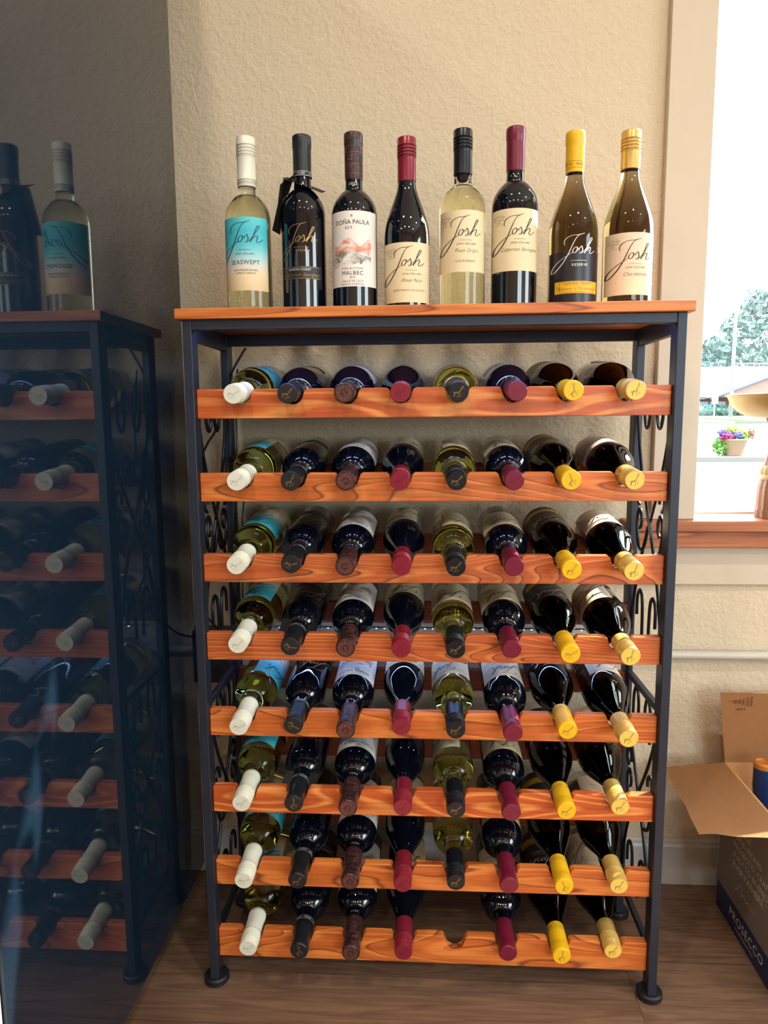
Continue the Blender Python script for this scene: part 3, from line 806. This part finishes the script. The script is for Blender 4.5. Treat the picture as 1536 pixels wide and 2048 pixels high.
    def josh_label(z0, z1, zj, small, extra=(), mt='cream_label', half=1.30, hj=.062, dx=-.018):
        l = lab('front_label', mt, z0, z1, half)
        art(l, 'ink', [(sc_(hj), zj, 0), (T('JOSH CELLARS', .0042, 0, 1.25), zj + hj * .27, .008)] + [(T(small, .0084, .42), zj + hj * .27 - .0105, .008)])
        art(l, 'brown_ink', [(rect2d(.020, .0004, 6), zj + hj * .27 + .0060, .007)] + [(VF, z, x) for VF, z, x in extra] +
            [(T(s, .0030, 0, 1.2), z1 - .0125 - .0042 * i, -.031) for i, s in enumerate(['SELECTED AND', 'CELLARED BY', 'JOSH'])] + [(rect2d(.018, .0003, 4), z1 - .0095, -.031), (rect2d(.018, .0003, 4), z1 - .0245, -.031)])
    if k == 3: josh_label(.0141, .1105, .043, 'Pinot Noir', [(T("CRAFTSMAN'S COLLECTION", .0040, 0, 1.15), .0335, .004)])
    if k == 4: josh_label(.0614, .1591, .089, 'Pinot Grigio', [(T('· CALIFORNIA ·', .0050, 0, 1.2), .0785, .006)])
    if k == 5: josh_label(.0614, .1598, .089, 'Cabernet Sauvignon')
    if k == 6:
        l = lab('lower_label', 'brown_label', .0035, .0907, 1.40, 0, .0002)
        art(root, 'silver_ink', [(sc_(.060, .95), .058, 0), (rect2d(.026, .0005, 6), .0755, .002), (T('RESERVE', .0060, 0, 1.2), .0685, .004)], .0007)
        l2 = lab('yellow_strip', 'yellow_label', .0238, .0430, .98, .05, .0005)
        art(l2, 'brown_ink', [(T('CENTRAL COAST', .0050, 0, 1.2), .0382, .002), (T('Buttery Chardonnay', .0084, .42), .0312, .002), (rect2d(.068, .0005, 16), .0412, .002), (rect2d(.068, .0005, 16), .0256, .002), (rect2d(.0005, .016), .0334, -.029), (T('I', .009), .0334, -.0335)], .0009)
        b_ = bmesh.new(); wrap(b_, T('· RESERVE · RESERVE ·', .0055, 0, 1.2), .0155, .2330, 0, -.004, .0003); wrap(b_, rect2d(2 * PI * .0154, .0004, 40), .0154, .2380, 0, 0, .0004); wrap(b_, rect2d(2 * PI * .0154, .0004, 40), .0154, .2275, 0, 0, .0002)
        link('lettering', b_, M['brown_ink'], cap)
    if k == 7: josh_label(.0198, .1176, .046, 'Chardonnay', mt='cream_label2', half=1.22)
    return root

def neck_tag(root, hanging):
    """black folded card tag hung on the bottle neck"""
    bm = bmesh.new(); z = .217; n = 24
    outer = []
    for i in range(n):
        a = 2 * PI * i / n; c, s = math.cos(a), math.sin(a); q = .031 / max(abs(c), abs(s))
        outer.append((c * q * 1.08 + .003, s * q * .85) if hanging else (c * q, s * q * (.86 if s < 0 else .42)))
    vs_o = [bm.verts.new((x, y, z - x * (.38 if hanging else .08) + y * (.34 if hanging else 1.5))) for x, y in outer]
    vs_i = [bm.verts.new((math.cos(2 * PI * i / n) * .0152, math.sin(2 * PI * i / n) * .0152, z - math.cos(2 * PI * i / n) * .0152 * (.38 if hanging else .08) + math.sin(2 * PI * i / n) * .0152 * (.34 if hanging else 1.5))) for i in range(n)]
    for i in range(n): bm.faces.new([vs_o[i], vs_o[(i + 1) % n], vs_i[(i + 1) % n], vs_i[i]])
    bmesh.ops.solidify(bm, geom=bm.faces[:], thickness=.0006)
    t = link('neck_tag', bm, M['black_label'], root)
    bm = bmesh.new()
    if hanging:
        A = [(-.030, -.010, .226), (-.026, .016, .226), (-.044, .018, .140), (-.053, -.006, .142)]
        v = [bm.verts.new(p) for p in A]; bm.faces.new(v)
        v = [bm.verts.new(p) for p in ((-.030, -.010, .226), (-.053, -.006, .142), (-.042, -.016, .140), (-.029, -.022, .205))]; bm.faces.new(v)
        v = [bm.verts.new(p) for p in ((-.010, -.0175, .228), (-.036, -.012, .214), (-.040, -.014, .186), (-.020, -.024, .194))]; bm.faces.new(v)
        bmesh.ops.solidify(bm, geom=bm.faces[:], thickness=.0007)
        link('tag_booklet', bm, M['black_label'], t)
    else: bm.free()

protos = [make_bottle(k) for k in range(8)]
def copy_tree(o, parent=None):
    c = o.copy(); COL.objects.link(c); c.parent = parent
    for ch in list(o.children): copy_tree(ch, c)
    return c
STANDX = [-.3100, -.2145, -.1272, -.0380, .0555, .1425, .2400, .3300]
ROWN = ['top row', 'second row from the top', 'third row from the top', 'fourth row from the top',
        'fourth row from the bottom', 'third row from the bottom', 'second row from the bottom', 'bottom row']
random.seed(11)
roll = lambda: random.uniform(-.30, .30)
BOT = []
for r in range(8):
    for k in range(8):
        if r == 7 and k == 4: continue
        b_ = copy_tree(protos[k]); H = TY[k]['H']
        tilt = .0875; d = Vector((0, -math.cos(tilt), -math.sin(tilt)))
        ty = CAPY[r][k]; ct = Vector((CAPX[r][k], ty, ZR[r] - .012 + (ty + .065) * tilt))
        basep = ct - d * H
        rt = Matrix.Rotation(PI / 2 + tilt, 4, 'X') @ Matrix.Rotation(PI + roll() * .6 + (-.32, -.12, -.08, 0, 0, .06, .25, .25)[k], 4, 'Z')
        b_.matrix_world = Matrix.Translation(basep) @ rt
        tag(b_, '%s lying in the %s' % (DESC[k], ROWN[r]), 'wine bottle', 'bottles lying in the wine rack')
        if k == 1 and r in (2, 3, 5): neck_tag(b_, False)
        b_.children[1].rotation_euler.z = random.uniform(-1.2, 1.2)      # caps turned at random
        BOT.append(b_)
for k in range(8):
    b_ = protos[k]; b_.location = (STANDX[k], .098, ZT)
    tag(b_, '%s standing on the rack top board' % DESC[k], 'wine bottle', 'bottles standing on the rack')
neck_tag(protos[1], True)

# ================================================================ BLACK APPLIANCE WITH MIRROR-LIKE SIDE
def appliance():
    X = -.4697; root = empty('beverage_cooler', (-.80, -.14, 0), 'tall glossy black cooler at left whose side mirrors the wine rack', 'cooler')
    o = Vector((-.80, -.14, 0))
    def b_(name, d, mt, bev=0, par=None):
        bm = bmesh.new(); box(bm, *d); bmesh.ops.translate(bm, verts=bm.verts, vec=-o); return link(name, bm, mt, par or root, bevel=bev)
    m, nt, b = newmat('glossy_side_glass'); b.inputs['Base Color'].default_value = (.006, .014, .026, 1); b.inputs['Roughness'].default_value = .03; b.inputs['IOR'].default_value = 1.62
    b_('cabinet', (-1.13, X - .005, -.48, .204, .108, 2.05), M['appliance'], .002)
    b_('side_panel', (X - .005, X, -.4795, .2035, .1085, 2.049), m)
    b_('door', (-1.13, X - .001, -.535, -.484, .12, 2.04), M['grey_edge'], .004)
    for x in (-.56, -1.06):
        for y in (-.42, .165):
            ft = bmesh.new(); lathe(ft, [(0, 0), (.016, 0), (.018, .004), (.018, .02), (.008, .024), (.008, .108), (0, .108)], 20, x - o.x, y - o.y)
            link('foot', ft, M['grey_edge'], root, smooth=True)
appliance()

# ================================================================ CARDBOARD BOX
def carton():
    x0, x1, y0, y1, h = .61, .95, .0, .272, .318
    o = Vector(((x0 + x1) / 2, (y0 + y1) / 2, 0)); root = empty('cardboard_box', o, 'open cardboard wine carton with navy base band on the floor at right', 'box')
    def part(name, bm, mt, par=None, **k):
        bmesh.ops.translate(bm, verts=bm.verts, vec=-o); return link(name, bm, mt, par or root, **k)
    t = .004; bm = bmesh.new()
    box(bm, x0, x0 + t, y0, y1, 0, h); box(bm, x1 - t, x1, y0, y1, 0, h); box(bm, x0 + t, x1 - t, y0, y0 + t, 0, h); box(bm, x0 + t, x1 - t, y1 - t, y1, 0, h); box(bm, x0 + t, x1 - t, y0 + t, y1 - t, 0, t)
    me = part('carton_body', bm, None, mats=[M['box_print'], M['card']])
    c = Vector(((x0 + x1) / 2, (y0 + y1) / 2, 0)) - o
    for p in me.data.polygons:
        ctr = p.center; nn = p.normal
        inside = (abs(ctr.x) < (x1 - x0) / 2 - t * .6) and (abs(ctr.y) < (y1 - y0) / 2 - t * .6)
        p.material_index = 1 if inside or nn.z > .5 else 0
    bm = bmesh.new(); box(bm, x0 - .0004, x0 + .0002, y0, y1, .001, .058); box(bm, x0, x1, y0 - .0004, y0 + .0002, .001, .058); part('navy_band', bm, M['box_navy'])
    # lettering on the left face (reads from the wall towards the room)
    bm = bmesh.new()
    def side_text(b, s, yc, zc, al='CENTER', sh=0, sp=1.1):
        V, Fc = text_polys(b, s, sh, sp, al); vs = [bm.verts.new((x0 - .0009, yc - x, zc + y)) for x, y in V]
        for f in Fc:
            try: bm.faces.new([vs[i] for i in f])
            except ValueError: pass
    side_text('PROSECCO', .026, .135, .034, sp=1.15); side_text('ITALIAN SPARKLING WINE', .006, .14, .016)
    for i, s in enumerate(['“BY OUR', 'HAND-PICKED', 'PROSECCO, CRAFTED IN', 'ITALY TO BE ENJOYED', 'EVERYWHERE.”']):
        side_text(s, .0175 if i < 4 else .021, .205, .222 - .0205 * i, 'LEFT', sp=1.02)
    V, Fc = ribbon2d([(0, 0), (.012, .008), (.02, .022), (.03, .02), (.028, .004), (.04, .012), (.05, .004), (.06, .01), (.085, .006)], lambda t_, s_: .0006)
    vs = [bm.verts.new((x0 - .0009, .19 - x, .093 + y)) for x, y in V]
    for f in Fc: bm.faces.new([vs[i] for i in f])
    part('lettering', bm, M['box_text'])
    # flaps
    def flap(name, quad, nx=10, ny=8, amp=.0015, seed=0, marks=None):
        bm = bmesh.new(); A, B, C_, D = [Vector(q) for q in quad]; g = []
        nrm = (B - A).cross(D - A).normalized()
        for j in range(ny + 1):
            row = []
            for i in range(nx + 1):
                u, v = i / nx, j / ny
                p = A * (1 - u) * (1 - v) + B * u * (1 - v) + C_ * u * v + D * (1 - u) * v
                p += nrm * amp * (noise.noise(Vector((u * 3 + seed, v * 5, seed))) * 2 * u)
                if u > .99: p += (B - A).normalized() * .004 * noise.noise(Vector((v * 9, seed, 1)))
                row.append(bm.verts.new(p))
            g.append(row)
        for j in range(ny):
            for i in range(nx): bm.faces.new([g[j][i], g[j][i + 1], g[j + 1][i + 1], g[j + 1][i]])
        bmesh.ops.solidify(bm, geom=bm.faces[:], thickness=t)
        return part(name, bm, M['card'], smooth=True)
    lf = flap('left_flap', [(x0, y1, h), (.490, .276, .303), (.473, .036, .300), (x0, y0, h)], amp=.003, seed=2)
    bf = flap('back_flap', [(x0 + .001, y1, h), (.592, .268, .470), (.97, .268, .470), (x1, y1, h)], amp=.002, seed=5)
    flap('right_flap', [(x1, y0, h), (1.07, .0, .27), (1.07, .272, .27), (x1, y1, h)], amp=.003, seed=8)
    flap('front_flap', [(x1, y0, h), (x1, -.13, .22), (x0 + .05, -.13, .22), (x0 + .05, y0, h)], amp=.003, seed=9)
    bm = bmesh.new()   # printed marks on the back flap
    for i in range(5):
        xx = .622 + .008 * i; box(bm, xx, xx + .0018, .2655, .2662, .448 - .006 * (i / 4), .455 + .002 * i)
    box(bm, .612, .640, .2655, .2662, .4525, .4532)
    for i in range(3): box(bm, .628 + .006 * i, .631 + .006 * i, .2655, .2662, .434, .438)
    part('printed_marks', bm, M['pencil'])
    # dividers
    bm = bmesh.new()
    for x in (x0 + .113, x0 + .226): box(bm, x - .001, x + .001, y0 + t, y1 - t, .01, .24)
    for y in (.09, .18): box(bm, x0 + t, x1 - t, y - .001, y + .001, .01, .2395)
    part('dividers', bm, M['card'])
carton()
def boxed_bottle(x, y, lab):
    root = empty('sparkling_bottle', (x, y, .005), lab, 'wine bottle', 'bottles in the cardboard box')
    bm = bmesh.new(); P = bord(.040, .325, .15, .215, .0155); lathe(bm, P, 40); link('bottle_glass', bm, M['dark_glass'], root, smooth=True)
    bm = bmesh.new(); lathe(bm, [(.0165, .24), (.0172, .243), (.0172, .285), (.0185, .290), (.0185, .330), (.0185, .3325)], 40); link('foil_wrap', bm, M['navy_foil'], root, smooth=True)
    bm = bmesh.new(); lathe(bm, [(.0185, .3325), (.0190, .335), (.0186, .342), (.015, .3445), (.0145, .341), (0, .341)], 40); link('stopper_top', bm, M['copper'], root, smooth=True)
M['navy_foil'] = mat('navy_foil', (24, 52, 104), 0.3, 0.3); M['copper'] = mat('copper_cap', (206, 132, 62), 0.3, 0.4)
boxed_bottle(.662, .215, 'navy foil-topped bottle standing in the cardboard box nearest its back left corner')

# ================================================================ BOWL ON CARVED PEDESTAL (window stool)
def pedestal_bowl():
    cx, cy, z0 = .732, .352, .8185
    root = empty('pedestal_bowl', (cx, cy, z0), 'shallow cream bowl on carved wooden figure pedestal standing on the window sill', 'bowl')
    M['carved'] = mat('carved_wood', (132, 94, 70), 0.6, bump=0.3, bscale=120, vary=.2); M['carved_light'] = mat('carved_cream_band', (168, 146, 108), 0.6, bump=.2, vary=.1)
    M['bowl'] = mat('cream_glazed_bowl', (176, 150, 92), 0.4, bump=0.1, bscale=200, vary=.12)
    root.scale = (1.05, 1.05, .88)
    def fluted(bm, prof, nf, amp, n=72):
        rings = []
        for r, z in prof:
            rings.append([bm.verts.new(((r + amp * math.cos(nf * 2 * PI * i / n)) * math.cos(2 * PI * i / n), (r + amp * math.cos(nf * 2 * PI * i / n)) * math.sin(2 * PI * i / n), z)) for i in range(n)])
        for a, b_ in zip(rings, rings[1:]):
            for i in range(n): bm.faces.new([a[i], a[(i + 1) % n], b_[(i + 1) % n], b_[i]])
        bm.faces.new(list(reversed(rings[0]))); bm.faces.new(rings[-1])
    bm = bmesh.new(); fluted(bm, [(.048, 0), (.0485, .018), (.0465, .0185), (.0465, .04), (.045, .07), (.0415, .090)], 18, .0014); link('skirt', bm, M['carved'], root, smooth=True)
    bm = bmesh.new(); fluted(bm, [(.0435, .090), (.0445, .093), (.0440, .100), (.0435, .101)], 1, 0); link('belt', bm, M['carved_light'], root, smooth=True)
    bm = bmesh.new(); fluted(bm, [(.043, .101), (.044, .108), (.043, .116), (.039, .122)], 24, .0012); link('chevron_band', bm, M['carved_light'], root, smooth=True)
    bm = bmesh.new(); fluted(bm, [(.038, .122), (.036, .135), (.032, .150), (.026, .163), (.021, .170)], 20, .0010); link('robe', bm, M['carved'], root, smooth=True)
    bm = bmesh.new(); lathe(bm, [(.014, .170), (.020, .176), (.0275, .186), (.029, .196), (.024, .206), (.014, .212), (.012, .216)], 32); link('head', bm, mat('carved_head', (118, 92, 84), .6, bump=.3, vary=.1), root, smooth=True)
    bm = bmesh.new(); fluted(bm, [(.020, .213), (.032, .218), (.036, .226), (.038, .233)], 30, .0014); link('neck_collar', bm, M['carved'], root, smooth=True)
    bm = bmesh.new(); lathe(bm, [(0, .233), (.056, .233), (.075, .238), (.091, .249), (.101, .262), (.107, .275), (.1095, .282), (.1125, .2840), (.1135, .2865), (.1095, .2875), (.104, .281), (.094, .262), (.075, .249), (.04, .241), (0, .240)], 64); link('bowl', bm, M['bowl'], root, smooth=True)
pedestal_bowl()

# ================================================================ OUTSIDE
M['asphalt'] = mat('sunny_concrete', (102, 97, 88), 0.8, bump=.1, vary=.08, bscale=2)
M['curb'] = mat('curb_concrete', (92, 88, 82), 0.8); M['grass'] = mat('lawn_green', (74, 104, 36), 0.9, vary=.2, bscale=3)
def gz(y): return -.15 if y < 18 else -.15 + (y - 18) * .0235
def ground():
    bm = bmesh.new(); ys = [Y1 + .16, 18, 150]; g = []
    for y in ys: g.append([bm.verts.new((x, y, gz(y))) for x in (-60, 160)])
    for a, b_ in zip(g, g[1:]): bm.faces.new([a[0], a[1], b_[1], b_[0]])
    struct(link('street_ground', bm, M['asphalt']))
    bm = bmesh.new(); ys = [R_['y0'] - .2, -60]; v = [bm.verts.new((x, y, -.1)) for x, y in ((-60, -60), (60, -60), (60, ys[0]), (-60, ys[0]))]; bm.faces.new(v)
    struct(link('rear_street_ground', bm, M['asphalt']))
ground()
def ext_dir(px, y):   # world X reached at depth y when looking towards picture column px near the horizon
    d = F + RT * ((px - 768) / 1435) - UP * ((836 - 1024) / 1435); return CAMP.x + d.x * (y - CAMP.y) / d.y
def strip(name, y0_, y1_, x0_, x1_, h, mt, lab=None, cat=None):
    bm = bmesh.new(); a = [(x0_, y0_), (x1_, y0_), (x1_, y1_), (x0_, y1_)]
    lo = [bm.verts.new((x, y, gz(y) - .02)) for x, y in a]; hi = [bm.verts.new((x, y, gz(y) + h)) for x, y in a]
    bm.faces.new(hi); 
    for i in range(4): bm.faces.new([lo[i], lo[(i + 1) % 4], hi[(i + 1) % 4], hi[i]])
    o = link(name, bm, mt)
    return tag(o, lab, cat) if lab else struct(o)
strip('curb', 44, 44.4, ext_dir(1400, 44), 80, .14, M['curb'])
strip('curb', 17.2, 17.45, 0, 60, .12, M['curb'])
strip('curb', 5.6, 5.72, 0, 30, .06, M['curb'])
strip('grass_verge', 47, 55, ext_dir(1462, 50), 90, .10, M['grass'], 'strip of green lawn beside the road in front of the brick building', 'grass')

def far_building():
    Y = 66; z = gz(Y); xl = ext_dir(1375, Y); root = empty('brick_building', (xl + 12, Y, z), 'low salmon brick building with wide pale roof across the street', 'building')
    mb = mat('salmon_brick', (140, 82, 68), .8, vary=.1, bscale=8); mr = mat('pale_shingle_roof', (92, 80, 78), .8, vary=.08, bscale=4); mg = mat('dim_window', (96, 130, 150), .2); mt = mat('fascia', (66, 78, 90), .5)
    def P(n, d, m_, par=None):
        bm = bmesh.new(); box(bm, *d); return link(n, bm, m_, par or root)
    x0_ = -12
    P('wall', (x0_, 26, 0, 10, 0, 1.55), mb)
    bm = bmesh.new(); prism(bm, [(-1.0, 1.55), (5, 4.6), (11, 1.55), (11, 1.45), (-1.0, 1.45)], 40, 'X', x0_ - 1); link('roof', bm, mr, root)
    P('fascia', (x0_ - 1, 27, -1.02, -.94, 1.38, 1.60), mt)
    w_ = P('window', (x0_ + .6, x0_ + 3.4, -.03, .03, .45, 1.2), mg); P('mullion', (x0_ + 1.9, x0_ + 2.05, -.06, -.02, .45, 1.2), mt, w_)
    gx = ext_dir(1528, Y) - root.location.x     # cross gable
    bm = bmesh.new(); prism(bm, [(gx - 5.5, 1.5), (gx, 3.45), (gx + 5.5, 1.5)], 5, 'Y', -3.2); link('gable', bm, mb, root)
    bm = bmesh.new()
    for s in (-1, 1): tube(bm, [(gx + s * 5.9, -3.4, 1.40), (gx, -3.4, 3.62)], .17, 6)
    link('gable_trim', bm, mt, root)
far_building()

def foliage(bm, blobs, n, size, seed):
    random.seed(seed)
    for _ in range(n):
        c, r = random.choice(blobs)
        while True:
            v = Vector([random.uniform(-1, 1) for _ in range(3)])
            if .2 < v.length < 1: break
        p = Vector(c) + Vector((v.x * r[0], v.y * r[1], v.z * r[2]))
        u = Vector([random.gauss(0, 1) for _ in range(3)]).normalized(); w_ = u.orthogonal().normalized(); s = size * random.uniform(.5, 1.3)
        k = [bm.verts.new(p + u * s), bm.verts.new(p + w_ * s * .6), bm.verts.new(p - u * s), bm.verts.new(p - w_ * s * .6)]
        bm.faces.new(k)
def leafmat(name, rgb):
    m, nt, b = newmat(name); L = nt.links
    tc = nt.nodes.new('ShaderNodeTexCoord'); n = nt.nodes.new('ShaderNodeTexNoise'); n.inputs['Scale'].default_value = .8; L.new(tc.outputs['Object'], n.inputs['Vector'])
    c = lin(rgb); r = ramp(nt, [(.35, tuple(x * .6 for x in c[:3]) + (1,)), (.65, tuple(min(1, x * 1.35) for x in c[:3]) + (1,))]); L.new(n.outputs['Fac'], r.inputs['Fac'])
    L.new(r.outputs[0], b.inputs['Base Color']); b.inputs['Roughness'].default_value = .7
    return m
M['leaf_teal'] = leafmat('bluish_leaves', (66, 94, 82)); M['leaf_green'] = leafmat('bright_leaves', (82, 112, 44)); M['bark'] = mat('tree_bark', (120, 110, 96), .9, bump=.4)
def tree(px, Y, blobs, trunk_h, mt, lab, n, seed, size=.55):
    X = ext_dir(px, Y); root = empty('street_tree', (X, Y, gz(Y)), lab, 'tree', 'trees behind the brick building')
    bm = bmesh.new(); tube(bm, catmull([(0, 0, 0), (.15, 0, trunk_h * .5), (0, .1, trunk_h), (.5, 0, trunk_h * 1.6)], 4), [.4 - .02 * i for i in range(13)], 8)
    tube(bm, catmull([(0, 0, trunk_h * .8), (-1.5, 0, trunk_h * 1.2), (-2.6, 0, trunk_h * 1.5)], 4), .14, 6); tube(bm, catmull([(0, 0, trunk_h * .9), (1.5, 0, trunk_h * 1.25), (2.6, 0, trunk_h * 1.5)], 4), .14, 6)
    link('trunk', bm, M['bark'], root, smooth=True)
    bm = bmesh.new(); foliage(bm, blobs, n, size, seed); link('crown', bm, mt, root)
tree(1500, 86, [((-3.6, 0, 7.2), (2.6, 2, 1.5)), ((-1.2, 0, 9.6), (2.4, 2, 1.7)), ((1.0, 0, 12.2), (2.4, 2, 2.0)), ((2.4, 0, 8.5), (3, 2, 2.4)), ((-4.6, 0, 5.3), (2.4, 2, 1.6)), ((0, 0, 6), (4, 2, 1.5))], 4.5, M['leaf_teal'], 'airy blue-green tree rising behind the pale roof', 1900, 3, .5)
tree(1600, 98, [((0, 0, 8.5), (3.6, 3, 4.2)), ((-3, 0, 6), (2.2, 2, 2.0)), ((2, 0, 12), (3, 2, 2.5))], 4.5, M['leaf_green'], 'bright green tree at the far right window edge', 2600, 5)
tree(1408, 108, [((0, 0, 5.6), (2.0, 2, .9))], 4, M['leaf_green'], 'small green treetop just above the left end of the roof', 300, 8, .4)
def hedge():
    Y = 63.5; X = ext_dir(1412, Y); bm = bmesh.new(); foliage(bm, [((-3, 0, .45), (3.2, .6, .5)), ((1, 0, .45), (2.6, .6, .5))], 1800, .16, 7)
    core = bmesh.ops.create_icosphere(bm, subdivisions=3, radius=1)['verts']
    for v in core: v.co = Vector((v.co.x * 5.2 - 1, v.co.y * .5, .42 + v.co.z * .40))
    o = link('hedge', bm, M['leaf_teal']); o.location = (X, Y, gz(Y)); tag(o, 'low trimmed hedge along the brick wall across the street', 'hedge')
hedge()
def pole():
    Y = 58; X = ext_dir(1464, Y); root = empty('utility_pole', (X, Y, gz(Y)), 'tall grey utility pole standing before the trees across the street', 'pole')
    bm = bmesh.new(); tube(bm, [(0, 0, -.1), (0, 0, 8.2)], [.16, .12], 10); link('shaft', bm, M['curb'], root, smooth=True)
    bm = bmesh.new(); tube(bm, [(.1, 0, 4.2), (9, 0, 4.1)], .07, 6); link('arm', bm, M['curb'], root)
    Y = 50; X = ext_dir(1431, Y); root = empty('street_sign', (X, Y, gz(Y)), 'small pink and white parking sign on thin post across the street', 'sign')
    bm = bmesh.new(); tube(bm, [(0, 0, -.1), (0, 0, 1.6)], .05, 8); link('post', bm, M['white_trim'], root)
    mkbox('sign_plate', (-.22, .22, -.08, -.05, 1.15, 1.85), mat('pink_sign', (150, 104, 116), .5), root, .02)
pole()
def planter():
    Y = 19.5; X = ext_dir(1473, Y) ; root = empty('flower_planter', (X, Y, gz(Y)), 'round stone planter overflowing with pink purple and lime flowers by the street', 'planter')
    bm = bmesh.new(); lathe(bm, [(0, 0), (.22, 0), (.24, .04), (.34, .40), (.37, .43), (.37, .47), (.33, .47), (.31, .42), (0, .42)], 28); link('pot', bm, mat('stone_pot', (124, 98, 76), .8), root, smooth=True)
    def fl(name, blobs, n, rgb, seed, s=.045):
        b2 = bmesh.new(); foliage(b2, blobs, n, s, seed); link(name, b2, mat(name, rgb, .6), root)
    fl('green_leaves', [((-.36, 0, .26), (.2, .3, .26)), ((.0, 0, .5), (.42, .3, .14))], 900, (70, 120, 30), 1)
    fl('pink_petunias', [((-.24, -.12, .52), (.19, .2, .12))], 420, (150, 30, 92), 2)
    fl('purple_petunias', [((.02, -.15, .56), (.16, .2, .10)), ((-.30, 0, .64), (.12, .2, .07))], 420, (48, 40, 112), 3)
    fl('lime_leaves', [((-.05, 0, .74), (.2, .2, .11)), ((.24, 0, .62), (.16, .2, .12))], 500, (124, 134, 24), 4)
    fl('salmon_flowers', [((.45, 0, .62), (.12, .2, .14))], 240, (134, 80, 60), 5)
planter()
